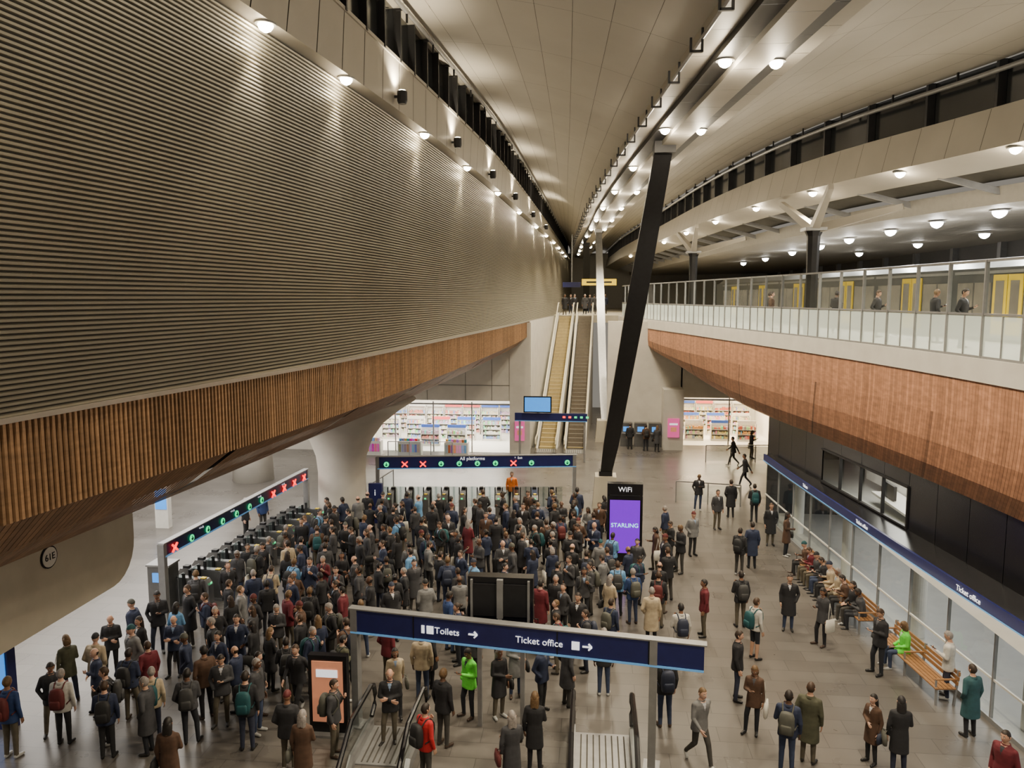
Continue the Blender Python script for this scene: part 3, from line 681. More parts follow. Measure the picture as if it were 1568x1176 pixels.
# ------------------------------------------------------------------ ticket gates
def gate_mesh():
    b=MB()
    prof=[(-.85,0),(.85,0),(.85,.82),(.72,1.0),(-.72,1.0),(-.85,.82)]
    b.rings([[(x,y,z) for y,z in prof] for x in (-.14,.14)],'gatec')
    b.box((0,0,1.01),(.22,1.3,.02),'black'); b.box((0,-.6,1.03),(.13,.16,.03),'yellow'); b.box((0,.55,1.05),(.18,.2,.06),'dark')
    b.box((0,-.86,.88),(.08,.02,.06),'green'); b.box((0,0,.04),(.34,1.6,.08),'steel')
    for sx in (-1,1): 
        b.box((sx*.3,.0,.75),(.32,.03,.95),'glass'); b.box((sx*.17,0,.72),(.05,.09,.95),'dark')
    o=b.build("ticket_gate"); COL.objects.unlink(o); return o.data
GM=gate_mesh()
x=-9.2
while x<-.9:
    o=bpy.data.objects.new("ticket_gate",GM); COL.objects.link(o); o.location=(x,34.3+(x+9.6)*.1,0); o.rotation_euler=(0,0,.1); x+=.83
y=22.8
while y<31.3:
    o=bpy.data.objects.new("ticket_gate",GM); COL.objects.link(o); o.location=(-12.9+(y-23)*.09,y,0); o.rotation_euler=(0,0,math.pi/2-.09); y+=.83
def rail(name,pts,h=1.05,m='glass'):
    b=MB(); P=[V((x,y,0)) for x,y in pts]
    for a,c in zip(P[:-1],P[1:]):
        n=max(1,int((c-a).length/1.3))
        for i in range(n+1):
            q=a.lerp(c,i/n); b.box((q.x,q.y,h/2),(.05,.05,h),'steel')
        b.beam(a+V((0,0,h)),c+V((0,0,h)),.06,.05,'steel'); b.face([a+V((0,0,.1)),c+V((0,0,.1)),c+V((0,0,h-.08)),a+V((0,0,h-.08))],m)
    return b.build(name,fix=False)
rail("glass_balustrade",[(-12.5,46.0),(-8.5,46.3)],1.1); rail("glass_balustrade",[(-10.5,35.5),(-10.2,38.5)])
rail("queue_barrier",[(4.2,37.5),(7.2,37.0)]); rail("queue_barrier",[(7.0,47),(11.5,47.5)])
for i,x in enumerate((-14,-11.4,-8.4)):
    b=MB(); b.box((x,47.3,.45),(1.5,.6,.9),'white'); rr=random.Random(i)
    for k in range(8): b.box((x-.6+k*.17,47.2,1.0),(.13,.25,.2),'prod',col=(rr.random(),rr.random()*.5,rr.random()))
    for k in range(8): b.box((x-.6+k*.17,46.99,.5),(.13,.02,.5),'prod',col=(rr.random(),rr.random()*.5,rr.random()))
    b.build("display_table")
def bench(p,q):
    p=V((*p,0));q=V((*q,0)); d=(q-p).normalized(); n=V((d.y,-d.x,0))
    if n.x<0: n=-n
    b=MB()
    for k in range(5):
        o=n*(-.22+k*.105); b.beam(p+o+V((0,0,.45)),q+o+V((0,0,.45)),.085,.035,'bench')
    for k in range(3):
        o=n*(.28+k*.02); b.beam(p+o+V((0,0,.58+k*.12)),q+o+V((0,0,.58+k*.12)),.03,.09,'bench')
    L=(q-p).length; m=max(2,int(L/1.2))
    for i in range(m+1):
        c=p.lerp(q,(i+.05)/(m+.1)); 
        b.beam(c-n*.2,c-n*.2+V((0,0,.44)),.05,.05,'steel'); b.beam(c+n*.25,c+n*.33+V((0,0,.9)),.05,.05,'steel'); b.beam(c-n*.24+V((0,0,.42)),c+n*.28+V((0,0,.42)),.05,.04,'steel')
        b.beam(c-n*.24+V((0,0,.66)),c+n*.28+V((0,0,.66)),.05,.03,'bench'); b.beam(c-n*.22+V((0,0,.44)),c-n*.22+V((0,0,.66)),.04,.04,'steel')
    b.build("slatted_bench")
bench((7.75,28.2),(8.25,22.9)); bench((8.4,22.0),(8.75,18.9))
# ------------------------------------------------------------------ PEOPLE
PMAT=dict(
 coat=pm("coat_fabric",(1,1,1),.8,0,.22,9,objcol=True,bump=.25),
 trou=pm("trouser_fabric",(1,1,1),.85,0,.2,9,ramp=(7.13,[(.016,.016,.02),(.025,.03,.055),(.02,.02,.022),(.05,.047,.042),(.035,.05,.1),(.016,.018,.024),(.1,.085,.06)]),bump=.2),
 skin=pm("skin",(1,1,1),.5,0,.06,12,ramp=(3.7,[(.55,.31,.21),(.6,.36,.26),(.5,.29,.19),(.24,.12,.07),(.57,.33,.23),(.12,.06,.035)])),
 hair=pm("hair",(1,1,1),.6,0,.3,30,ramp=(11.3,[(.012,.009,.007),(.03,.017,.01),(.02,.012,.008),(.05,.026,.013),(.25,.22,.2),(.13,.075,.032),(.015,.012,.012),(.018,.012,.009)])),
 shoe=pm("shoe_leather",(1,1,1),.4,0,.1,8,ramp=(5.9,[(.012,.012,.012),(.014,.013,.013),(.45,.45,.43),(.05,.03,.02),(.012,.012,.012),(.02,.018,.016)])),
 bag=pm("bag_fabric",(1,1,1),.7,0,.15,8,ramp=(13.7,[(.016,.016,.018),(.02,.026,.05),(.04,.04,.04),(.01,.07,.08),(.016,.016,.017),(.1,.015,.015),(.08,.08,.065),(.016,.016,.018)])),
 pale=pm("pale_canvas",(.6,.57,.5),.7), dk=pm("phone_black",(.01,.01,.012),.2), lip=pm("lip",(.35,.13,.11),.5), eye=pm("eye_white",(.7,.68,.65),.3),
 shirt=pm("shirt_cotton",(1,1,1),.8,ramp=(17.1,[(.5,.5,.52),(.2,.28,.42),(.03,.03,.035),(.08,.08,.09),(.02,.02,.02)])))
PK=list(PMAT.keys())
def remesh(v,f,vox,sm=4):
    me=bpy.data.meshes.new("t"); me.from_pydata([tuple(p) for p in v],[],f); me.update()
    o=bpy.data.objects.new("t",me); COL.objects.link(o)
    bm=bmesh.new(); bm.from_mesh(me); bmesh.ops.recalc_face_normals(bm,faces=bm.faces); bm.to_mesh(me); bm.free()
    r=o.modifiers.new("r","REMESH"); r.mode='VOXEL'; r.voxel_size=vox
    s=o.modifiers.new("s","SMOOTH"); s.iterations=sm; s.factor=.5
    dg=bpy.context.evaluated_depsgraph_get(); ev=bpy.data.meshes.new_from_object(o.evaluated_get(dg))
    VV=[V(x.co) for x in ev.vertices]; FF=[tuple(p.vertices) for p in ev.polygons]
    bpy.data.objects.remove(o); return VV,FF
def ringsgeo(R):
    v=[];f=[];n=len(R[0])
    for r in R: v+=r
    for i in range(len(R)-1):
        for j in range(n): f.append((i*n+j,i*n+(j+1)%n,(i+1)*n+(j+1)%n,(i+1)*n+j))
    f.append(tuple(reversed(range(n)))); e=(len(R)-1)*n; f.append(tuple(e+j for j in range(n)))
    return v,f
def capsule(a,b,ra,rb,n=12):
    a=V(a);b=V(b);d=(b-a); 
    if d.length<1e-5: d=V((0,0,1e-3))
    d.normalize(); s=d.cross(V((0,0,1)))
    if s.length<.05: s=d.cross(V((1,0,0)))
    s.normalize(); t=d.cross(s); R=[]
    for k in (-80,-50,-20): 
        an=math.radians(k); R.append([a+d*ra*math.sin(an)+(s*math.cos(j*2*math.pi/n)+t*math.sin(j*2*math.pi/n))*ra*math.cos(an) for j in range(n)])
    R.append([a+(s*math.cos(j*2*math.pi/n)+t*math.sin(j*2*math.pi/n))*ra for j in range(n)])
    for k in (0,20,50,80):
        an=math.radians(k); R.append([b+d*rb*math.sin(an)+(s*math.cos(j*2*math.pi/n)+t*math.sin(j*2*math.pi/n))*rb*math.cos(an) for j in range(n)])
    return ringsgeo(R)
def ell(c,rx,ry,n=20,p=2.3):
    r=[]
    for j in range(n):
        a=j*2*math.pi/n; ca,sa=math.cos(a),math.sin(a)
        r.append(V((c[0]+rx*math.copysign(abs(ca)**(2/p),ca),c[1]+ry*math.copysign(abs(sa)**(2/p),sa),c[2])))
    return r
def hand_geo(curl):
    v=[];f=[]
    def add(g):
        n=len(v); v.extend(g[0]); f.extend([tuple(n+i for i in q) for q in g[1]])
    add(ringsgeo([ell((0,0,.03),.024,.03,12),ell((0,0,0),.022,.029,12),ell((0.0,0,-.04),.017,.04,12),ell((.0,0,-.085),.015,.043,12),ell((0,0,-.1),.011,.04,12)]))
    for y,L in ((-.033,.072),(-.011,.082),(.011,.076),(.032,.06)):
        p=V((0,y,-.09)); a=curl*.4
        for k,fr in enumerate((.45,.32,.23)):
            q=p+V((math.sin(a),0,-math.cos(a)))*L*fr; add(capsule(p,q,.0098-.001*k,.0092-.001*k,8)); p=q; a+=curl
    add(capsule((.004,-.026,-.025),(.014,-.052,-.06),.014,.011,8)); add(capsule((.014,-.052,-.06),(.026,-.054,-.088),.0105,.0085,8))
    return remesh(v,f,.0048,2)
HG={'relax':hand_geo(.35),'grip':hand_geo(.95)}
def head_geo(style):
    v=[];f=[];lab=[]; nu,nv=30,22
    def pos(sx,sy,sz):
        x,y,z=.077*sx,.098*sy,.120*sz
        if sz<0:
            x*=1-.30*(-sz)**1.4; 
            if sy>0: y*=1-.35*min(1,-sz*1.2)
            else: y*=1-.05*(-sz)
        if sy<0:
            y-=.026*math.exp(-(sx/.15)**2-((sz+.14)/.17)**2)
            y+=.010*math.exp(-((abs(sx)-.38)/.17)**2-((sz-.08)/.12)**2)
            y-=.007*math.exp(-(sx/.3)**2-((sz+.9)/.2)**2)
            y-=.004*math.exp(-((sz-.24)/.1)**2)
        return V((x,y,z))
    def ishair(sx,sy,sz):
        if style=='bald': return sz>-.45 and sz<.25 and sy>.3
        if style=='beanie': return sz>.28-(.1 if sy>0 else 0)
        fz=.52 if sy<-.5 else (.52-(sy+.5)*1.4 if sy<.15 else -.55)
        return sz>max(fz,-.6)
    for i in range(nv+1):
        el_=-math.pi/2+math.pi*i/nv
        for j in range(nu):
            az=2*math.pi*j/nu; sx,sy,sz=math.cos(el_)*math.cos(az),math.cos(el_)*math.sin(az),math.sin(el_)
            p=pos(sx,sy,sz)
            if style!='bald' and ishair(sx,sy,sz): p*=(1.10 if style!='beanie' else 1.13); p.z+=.004+(.012*max(0,sz) if style=='beanie' else 0)
            v.append(p)
    for i in range(nv):
        for j in range(nu):
            q=(i*nu+j,i*nu+(j+1)%nu,(i+1)*nu+(j+1)%nu,(i+1)*nu+j)
            el_=-math.pi/2+math.pi*(i+.5)/nv; az=2*math.pi*(j+.5)/nu
            s=(math.cos(el_)*math.cos(az),math.cos(el_)*math.sin(az),math.sin(el_))
            f.append(q); lab.append(('bag' if style=='beanie' else 'hair') if ishair(*s) else 'skin')
    def add(g,l):
        n=len(v); v.extend([V(p) for p in g[0]]); f.extend([tuple(n+i for i in q) for q in g[1]]); lab.extend([l]*len(g[1]))
    for s in (-1,1):
        add(capsule((s*.077,.012,-.022),(s*.081,.018,.016),.010,.014,8),'skin')
        add(capsule((s*.029,-.083,.009),(s*.029,-.0835,.009),.0115,.0115,8),'eye'); add(capsule((s*.029,-.091,.009),(s*.029,-.0915,.009),.0055,.0055,6),'dk')
        add(capsule((s*.017,-.094,.031),(s*.043,-.086,.032),.0045,.0035,6),'hair')
    add(capsule((-.018,-.091,-.056),(.018,-.091,-.056),.0065,.0065,8),'lip')
    if style=='long':
        add(ringsgeo([ell((0,.02,.06),.07,.07,14),ell((0,.035,-.02),.09,.075,14),ell((0,.05,-.1),.095,.06,14),ell((0,.07,-.2),.09,.045,14),ell((0,.085,-.3),.07,.03,14),ell((0,.09,-.34),.04,.018,14)]),'hair')
    if style=='bun': add(capsule((0,.11,.05),(0,.13,.055),.04,.035,10),'hair')
    if style=='bob': add(ringsgeo([ell((0,.02,.05),.075,.075,14),ell((0,.03,-.03),.09,.075,14),ell((0,.035,-.1),.09,.065,14),ell((0,.035,-.14),.07,.05,14)]),'hair')
    return v,f,lab
def person(name,hem=.80,style='short',legs='stand',arms=('down','down'),bag=None,lean=0.,pitch=0.,hyaw=0.,puffy=1.,fem=False,shorts=False):
    seat=legs=='sit'; dz=-.43 if seat else 0.
    def sp(x,y,z):
        return V((x,y-lean*(z-.95),z+dz))
    puffy*=1.1
    sw=.18 if not fem else .16
    prs=[]
    gv=[];gf=[]
    def addg(g):
        n=len(gv); gv.extend(g[0]); gf.extend([tuple(n+i for i in q) for q in g[1]])
    def seg(a,b,ra,rb,l): a=V(a);b=V(b); addg(capsule(a,b,ra,rb)); prs.append((a,b,ra,rb,l))
    k=puffy*(.92 if fem else 1.)
    tor=[(.95,.17*k,.125*k),(1.08,.155*k,.115*k),(1.22,.175*k,.122*k),(1.34,.192*k,.125*k),(1.41,.175*k,.105*k),(1.45,.115,.085),(1.48,.075,.07)]
    if seat: low=[(.90,.175*k,.14*k)]
    else:
        low=[(z,(.172+.05*(.95-z))*k,(.128+.07*(.95-z))*k) for z in np.linspace(hem,.88,max(2,int((.9-hem)/.08)+1))]
    rs=[(sp(0,0,z),rx,ry) for z,rx,ry in low+tor]
    addg(ringsgeo([ell(c,rx,ry) for c,rx,ry in rs]))
    lr=.088 if not fem else .078
    if legs=='stand': LG=[((.085,0,.92),(.095,-.015,.5),(.10,.02,.09),(.125,-.13,.035)),((-.085,0,.92),(-.10,-.01,.5),(-.115,.02,.09),(-.15,-.125,.035))]
    elif legs=='weight': LG=[((.085,0,.92),(.085,-.01,.5),(.08,.02,.09),(.10,-.13,.035)),((-.085,0,.92),(-.15,-.07,.5),(-.17,-.03,.09),(-.23,-.165,.035))]
    elif legs=='walk': LG=[((.085,0,.92),(.09,-.20,.52),(.09,-.30,.12),(.10,-.44,.07)),((-.085,0,.92),(-.09,.03,.49),(-.09,.32,.17),(-.10,.27,.03))]
    else: LG=[((.09,-.03,.51),(.13,-.44,.50),(.14,-.42,.09),(.17,-.57,.035)),((-.09,-.03,.51),(-.13,-.44,.50),(-.12,-.46,.09),(-.15,-.61,.035))]
    for h,kn,an,to in LG:
        lab='trou'
        seg(h,kn,lr,.064,lab)
        mid=V(kn).lerp(V(an),.35); 
        seg(kn,mid,.06,.059,'skin' if shorts else lab); seg(mid,an,.057,.047 if not shorts else .036,'skin' if shorts else lab)
        heel=V(an)+V((0,.02,-.045)); seg(heel,to,.044,.038,'shoe')
    if seat:
        for h,kn,an,to in LG: seg(V(h)+V((0,.02,.02)),V(h).lerp(V(kn),.45),.098,.085,'coat')
    hands=[]
    for si,(s,a) in enumerate(zip((1,-1),arms)):
        sh=sp(s*sw,.0,1.395)
        if a=='down': el,wr,hd,pn,tn=sp(s*(sw+.065),.03,1.12),sp(s*(sw+.06),-.04,.885),'relax',V((-s,0,0)),V((0,-1,0))
        elif a=='phone': el,wr,hd,pn,tn=sp(s*(sw+.05),-.02,1.13),sp(s*.06,-.27,1.20),'grip',V((-.2*s,.4,.9)),V((-s,0,.2))
        elif a=='pocket': el,wr,hd,pn,tn=sp(s*(sw+.09),.07,1.13),sp(s*(sw+.01),-.08,.95),'relax',V((-s,0,0)),V((0,-1,0))
        elif a=='cross': el,wr,hd,pn,tn=sp(s*(sw+.055),-.04,1.14),sp(-s*.03,-.2,1.12+(.03 if s>0 else -.02)),'relax',V((0,1,0)),V((0,0,1))
        elif a=='strap': el,wr,hd,pn,tn=sp(s*(sw+.06),-.03,1.12),sp(s*.14,-.18,1.28),'grip',V((-.3*s,1,0)),V((-s,0,.4))
        elif a=='swingf': el,wr,hd,pn,tn=sp(s*(sw+.05),-.06,1.13),sp(s*(sw+.02),-.27,.98),'relax',V((-s,0,0)),V((0,-1,.3))
        elif a=='swingb': el,wr,hd,pn,tn=sp(s*(sw+.05),.14,1.14),sp(s*(sw+.06),.24,.92),'relax',V((-s,0,0)),V((0,-1,0))
        elif a=='lap': el,wr,hd,pn,tn=sp(s*(sw+.05),-.03,1.13),sp(s*.08,-.26,1.06),'relax',V((0,0,-1)),V((-s,0,0))
        ar=.052*k*(1 if not fem else .98)
        seg(sh,el,ar*1.12,ar*.9,'coat'); seg(el,wr,ar*.88,.038,'coat'); seg(sp(s*.09,.005,1.42),sh,.052,ar*1.12,'coat')
        dr=(wr-el).normalized(); hands.append((wr+dr*.02,dr,pn,tn,hd,a))
    nk=sp(0,.012,1.44); hd0=sp(0,-.012,1.53); seg(nk,hd0+V((0,.005,.02)),.058,.054,'skin')
    VV,FF=remesh(gv,gf,.0155,5)
    C=np.array([list(sum((VV[i] for i in q),V((0,0,0)))/len(q)) for q in FF])
    best=np.full(len(C),1e9); lab=np.zeros(len(C),int)
    for a,b,ra,rb,l in prs:
        a_=np.array(a);b_=np.array(b);dd=b_-a_; L2=max(dd@dd,1e-8); t=np.clip(((C-a_)@dd)/L2,0,1)
        dist=np.linalg.norm(C-(a_+t[:,None]*dd),axis=1)-(ra+(rb-ra)*t)
        mk=dist<best; best[mk]=dist[mk]; lab[mk]=PK.index(l)
    zz=np.array([c.z for c,_,_ in rs]); 
    cx=np.interp(C[:,2],zz,[c.x for c,_,_ in rs]); cy=np.interp(C[:,2],zz,[c.y for c,_,_ in rs]); rx=np.interp(C[:,2],zz,[r for _,r,_ in rs]); ry=np.interp(C[:,2],zz,[r for _,_,r in rs])
    q=np.sqrt(((C[:,0]-cx)/rx)**2+((C[:,1]-cy)/ry)**2); dist=(q-1)*np.minimum(rx,ry)
    dist=np.where((C[:,2]<zz[0]-.012)|(C[:,2]>zz[-1]),9,dist)
    mk=(dist<best+.012)&(C[:,2]<1.455+dz); lab[mk]=PK.index('coat')
    mk=(np.abs(C[:,0])<(C[:,2]-dz-1.30)*.32)&(C[:,1]<cy-.02)&(C[:,2]-dz<1.45)&(lab==PK.index('coat')); lab[mk]=PK.index('shirt')
    v=list(VV); f=list(FF); L=[PK[i] for i in lab]
    def add(g,l):
        n=len(v); v.extend([V(p) for p in g[0]]); f.extend([tuple(n+i for i in q) for q in g[1]]); L.extend(l if isinstance(l,list) else [l]*len(g[1]))
    hv,hf,hl=head_geo(style)
    Mx=Matrix.Translation(sp(0,-.02,1.632)-V((0,pitch*.04,0)))@Matrix.Rotation(hyaw,4,'Z')@Matrix.Rotation(pitch,4,'X')
    add(([Mx@p for p in hv],hf),hl)
    for wr,dr,pn,tn,hd,a in hands:
        if a=='pocket': continue
        Z=-dr; X=(pn-Z*pn.dot(Z)).normalized(); Y=Z.cross(X); 
        flip=Y.dot(-tn)<0
        if flip: Y=-Y
        v0,f0=HG[hd]
        add(([wr+X*p.x+Y*p.y+Z*p.z for p in v0],[tuple(reversed(q)) for q in f0] if flip else f0),'skin')
        if a=='phone':
            c=wr+dr*.1+X*.022; u=(Y*.036,dr*.072,X*.004)
            vv=[c+u[0]*i+u[1]*j+u[2]*k2 for k2 in (-1,1) for i,j in ((-1,-1),(1,-1),(1,1),(-1,1))]
            add((vv,[(3,2,1,0),(4,5,6,7),(0,1,5,4),(1,2,6,5),(2,3,7,6),(3,0,4,7)]),'dk')
    if bag=='backpack':
        by=.12*k+.085
        R=[ell(sp(0,by,z),rx,ry,16,3.5) for z,rx,ry in ((.93,.09,.05),(.95,.14,.085),(1.1,.155,.10),(1.28,.15,.09),(1.38,.12,.065),(1.41,.06,.03))]
        add(ringsgeo(R),'bag')
        add(ringsgeo([ell(sp(0,by+.1,z),rx,ry,12,3.5) for z,rx,ry in ((.98,.09,.02),(1.0,.11,.035),(1.14,.11,.035),(1.17,.09,.02))]),'bag')
        for s in (-1,1):
            pts=[sp(s*.09,.13*k,1.36),sp(s*.105,.05,1.465),sp(s*.11,-.06,1.46),sp(s*.115,-.13*k,1.34),sp(s*.13,-.13*k,1.2),sp(s*.17*k,-.05,1.06),sp(s*.15,.10,1.0)]
            for a_,b_ in zip(pts[:-1],pts[1:]): add(capsule(a_,b_,.016,.016,6),'bag')
    if bag in('tote','handbag'):
        s=1; c=sp(s*(sw+.13),-.02,.72 if bag=='tote' else .8); hh=.19 if bag=='tote' else .12
        add(ringsgeo([ell(c+V((0,0,z)),rx,ry,14,4) for z,rx,ry in ((-hh,.03,.15),(-hh*.9,.045,.165),(0,.05,.17),(hh,.03,.15))]),'pale' if bag=='tote' else 'bag')
        for o in (-.08,.08):
            t_=sp(s*(sw+.07),0,1.36 if bag=='tote' else 1.0)
            add(capsule(c+V((0,o,hh)),t_,.008,.008,6),'pale' if bag=='tote' else 'bag')
    if bag=='case':
        c=V((-.35,.22,.36)); add(ringsgeo([ell(c+V((0,0,z)),rx,ry,14,5) for z,rx,ry in ((-.3,.15,.09),(-.28,.17,.11),(.26,.17,.11),(.28,.15,.09))]),'bag')
        for o in (-.08,.08): add(capsule(c+V((o,0,.28)),c+V((o,0,.62)),.01,.01,6),'dk'); add(capsule(c+V((o,0,-.33)),c+V((o*1.2,0,-.33)),.025,.025,8),'dk')
        add(capsule(c+V((-.08,0,.62)),c+V((.08,0,.62)),.014,.014,6),'dk')
    add(ringsgeo([ell(sp(0,.008,z),rx,ry,16,2) for z,rx,ry in ((1.43,.105,.094),(1.455,.095,.086),(1.49,.084,.08),(1.492,.07,.066),(1.44,.07,.066))]),'coat')
    me=bpy.data.meshes.new(name); me.from_pydata([tuple(p) for p in v],[],f)
    for kk in PK: me.materials.append(PMAT[kk])
    me.polygons.foreach_set("material_index",[PK.index(l) for l in L]); me.polygons.foreach_set("use_smooth",[True]*len(f)); me.update()
    return me
PR={}
PR['stand']=person("standing_commuter",.80,arms=('down','down'))
PR['phone']=person("commuter_phone",.78,legs='weight',arms=('phone','pocket'),pitch=.35)
PR['pack']=person("commuter_backpack",.80,arms=('strap','down'),bag='backpack')
PR['pack2']=person("commuter_backpack2",.84,style='short',legs='weight',arms=('pocket','phone'),bag='backpack',puffy=1.1,pitch=.3)
PR['long']=person("commuter_longcoat",.50,legs='stand',arms=('pocket','down'),puffy=1.03)
PR['wlong']=person("commuter_woman",.55,style='long',fem=True,arms=('down','cross'),bag='handbag')
PR['wtote']=person("commuter_woman_tote",.72,style='bob',fem=True,legs='weight',arms=('down','phone'),bag='tote',pitch=.3)
PR['bald']=person("commuter_bald",.78,style='bald',arms=('cross','cross'),legs='weight')
PR['beanie']=person("commuter_beanie",.76,style='beanie',puffy=1.12,arms=('pocket','pocket'))
PR['walk']=person("commuter_walking",.80,legs='walk',arms=('swingb','swingf'),lean=.08)
PR['wwalk']=person("commuter_walking_woman",.66,style='long',fem=True,legs='walk',arms=('swingb','swingf'),lean=.06,bag='handbag')
PR['up']=person("commuter_lookup",.80,arms=('pocket','down'),pitch=-.3,hyaw=.3)
PR['case']=person("commuter_case",.80,style='bun',fem=True,arms=('cross','down'),bag='case')
PR['shorts']=person("commuter_shorts",.86,style='short',arms=('strap','down'),bag='backpack',shorts=True)
PR['sit']=person("seated_commuter",.9,legs='sit',arms=('phone','phone'),lean=.15,pitch=.4)
PR['sit2']=person("seated_commuter2",.9,legs='sit',arms=('lap','lap'),style='bob',fem=True,lean=.05,pitch=.15)
PR['sit3']=person("seated_commuter3",.9,legs='sit',arms=('lap','phone'),style='beanie',lean=.1,pitch=.2,puffy=1.05)
BK=(.016,.016,.019);NV=(.018,.026,.06);CH=(.045,.045,.05);BR_=(.08,.042,.025);BG=(.42,.34,.23);GR=(.16,.16,.16);OL=(.065,.065,.038);BU=(.12,.012,.02);RD=(.45,.015,.02);LB=(.12,.28,.5);WH=(.5,.48,.44);GN=(.12,.65,.05);TL=(.02,.07,.08);OR=(.8,.2,.02);DB=(.02,.045,.14)
NMAP={'walk':'walking_commuter','wwalk':'walking_commuter','sit':'seated_commuter','sit2':'seated_commuter','sit3':'seated_commuter'}
placed=[]
def put(kind,x,y,face,col,sc=1.,z=0.):
    """face: heading in degrees, 0 = looking towards -Y, 180 = away, 90=+X, -90=-X"""
    o=bpy.data.objects.new(NMAP.get(kind,'standing_commuter'),PR[kind]); COL.objects.link(o)
    o.location=(x,y,z); o.rotation_euler=(0,0,math.radians(face)); o.scale=(sc,sc,sc); o.color=(*col,1); placed.append((x,y))
for a in [('walk',8.2,41.1,-90,BK),('phone',5.1,36.1,0,BK),('long',6.4,35.1,180,BK),('stand',5.5,33.2,20,CH),('pack',7.3,34.4,180,BK),('long',7.3,31.2,0,BK),('wlong',7.6,29.9,60,BR_),
 ('long',6.0,28.4,180,NV),('pack',5.4,27.6,150,BK),('beanie',4.0,29.6,30,GR),('pack',4.6,23.1,190,BK),('long',6.0,23.0,-10,BK),('wtote',6.7,22.0,-60,CH),('phone',7.7,20.4,-70,BK,1.05),
 ('shorts',4.6,21.0,120,WH),('stand',3.7,18.7,80,BK,1.03),('wtote',3.8,17.2,-20,BR_,.95),('pack',4.2,15.8,160,NV,1.03),('long',4.75,16.2,150,OL,1.03),('walk',2.4,15.9,30,GR),
 ('wlong',6.5,15.9,170,BK),('wlong',6.1,16.3,-60,BR_,.9),('long',8.7,17.6,200,TL,.98),('phone',8.95,19.3,-120,WH),('stand',8.0,14.8,-60,BU),('pack',.9,23.6,180,LB),('pack',1.35,23.0,200,DB),
 ('stand',3.4,22.3,-90,BU),('pack',2.1,22.8,170,BK),('pack',2.5,20.4,190,WH),('long',1.8,21.5,180,BG),('pack',1.8,17.3,190,BK,1.05),('stand',.4,18.6,180,BK),('long',-.5,18,120,CH),
 ('phone',-1.1,17.7,60,NV),('wlong',-1.8,18.3,20,GR),('wlong',-2.1,17.3,40,BK),('phone',-2.8,17.2,-40,GN),('stand',-4.1,17.9,180,BG,1.03),('wwalk',-4.6,17.2,20,BG,.96),
 ('walk',-6.9,16.9,-10,BK,1.03),('pack',-7.5,15.4,190,BK,1.04),('phone',-8.5,16.3,20,CH),('pack2',-8.9,15.5,200,CH),('pack',-9.8,15.6,200,BG,.97),('pack2',-10.8,16.3,180,NV),('pack',-10.4,14.8,200,NV),
 ('pack',-11.7,15.2,190,WH),('pack',-12.5,14.6,180,DB,1.05),('beanie',-12.1,17.0,180,BG),('wlong',-8.2,13.5,190,BR_,1.02),('wlong',-5.7,14.1,180,BR_),
 ('stand',-3.2,16.0,150,BK,1.03),('pack',-3.3,14.6,140,RD),('wlong',-1.5,14.5,200,CH),('wlong',-1.1,15.3,180,BK),('beanie',-6.3,14.8,180,BK),('pack',-5.5,15.4,90,CH),('bald',-4.4,16.0,10,BK),
 ('stand',-3.7,35.7,0,OR),('stand',-14.2,29.8,90,BK),('stand',-13.9,30.8,60,DB),
 ('stand',2.6,50.6,180,BK),('pack',3.6,50.2,190,BR_),('wlong',4.3,49.9,160,CH),('walk',8.5,46.2,-90,BK),('wtote',10,48.6,90,CH)]:
    put(a[0],a[1],a[2],a[3],a[4],a[5] if len(a)>5 else 1.)
for x,y,z,fc in ((-2.3,66,8.5,0),(-1.5,67,8.5,30),(-.6,66.5,8.5,0),(.2,69,8.5,180),(-1.9,70,8.5,0),(-.2,73,8.5,0),(1.2,71,8.5,10)):
    put(random.choice(['stand','walk','long']),x,y,fc,random.choice([BK,NV,CH]),1,z)
for y in (19.5,21,24,26.5,30,33,37,41): put(random.choice(['stand','phone','long']),DK(y)+random.uniform(1.6,3.2),y,random.uniform(40,140),random.choice([BK,CH,NV,BK,BR_]),1,8.5)
def seatrow(p,q,n,cols):
    p=V(p);q=V(q); 
    for i in range(n):
        c=p.lerp(q,(i+.5)/n); put(random.choice(['sit','sit2','sit3']),c.x,c.y,-90+random.uniform(-15,15),random.choice(cols),random.uniform(.95,1.02),-.02)
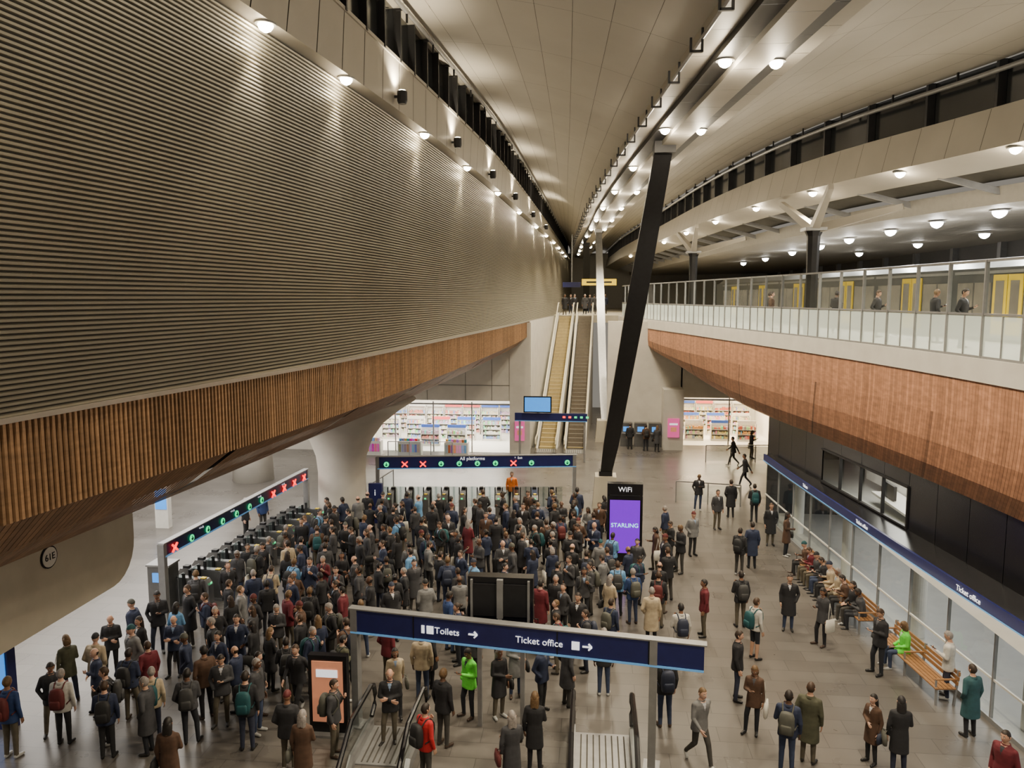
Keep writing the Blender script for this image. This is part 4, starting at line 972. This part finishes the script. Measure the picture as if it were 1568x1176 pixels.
seatrow((7.78,28.1),(8.25,23.0),9,[BK,CH,BG,OL,BK,NV,BU,BR_]); put('sit2',8.55,20.9,-90,GN,1,-.02)
poly=[(-13.0,16.2),(-12.4,20.5),(-11.7,22.5),(-11.4,27),(-10.7,30.6),(-9.6,31.6),(-5,32.0),(.0,32.9),(2.8,32.4),(3.4,27.4),(2.2,21.5),(-.6,19.0),(-5.2,18.4),(-7.4,16.2),(-9.0,14.8),(-11.6,14.8)]
def inside(x,y):
    c=False; n=len(poly)
    for i in range(n):
        x1,y1=poly[i];x2,y2=poly[(i+1)%n]
        if (y1>y)!=(y2>y) and x<(x2-x1)*(y-y1)/(y2-y1)+x1: c=not c
    return c
kinds=['stand','phone','pack','pack2','long','wlong','wtote','bald','beanie','up','case','phone','stand','pack','long']
cols=[BK]*13+[NV]*6+[CH]*5+[GR,BR_,OL,BG,BU,LB,DB,BR_,NV,BK]
cnt=0; tries=0
while cnt<240 and tries<40000:
    tries+=1; x=random.uniform(-13,3.5); y=random.uniform(14.8,33.2)
    if not inside(x,y): continue
    if .3<x<2.3 and 26.9<y<28.9: continue
    if x>1.0 and random.random()<.4: continue
    if -6<x<-2 and y<21.5 and random.random()<.5: continue
    md=.58 if x<0 else .75
    if any((x-a)**2+(y-b_)**2<md*md for a,b_ in placed): continue
    r=random.random()
    fc=random.gauss(180,40) if r<.5 else (random.gauss(0,45) if r<.75 else random.gauss(-80,30))
    put(random.choice(kinds),x,y,fc,random.choice(cols),random.uniform(.94,1.05)); cnt+=1
# ------------------------------------------------------------------ world, camera
w=bpy.data.worlds.new("w"); SC.world=w; w.use_nodes=True
bg=w.node_tree.nodes["Background"]; bg.inputs[0].default_value=(.9,.82,.7,1); bg.inputs[1].default_value=.27
cam=bpy.data.cameras.new("camera"); co=bpy.data.objects.new("camera",cam); COL.objects.link(co); SC.camera=co
cam.sensor_width=36; cam.lens=36*1178/1568; cam.clip_end=400; cam.clip_start=.05
th=math.radians(6.44); yaw=math.radians(5.9)
co.location=(0,0,10); co.rotation_euler=(math.pi/2-th,0,yaw)
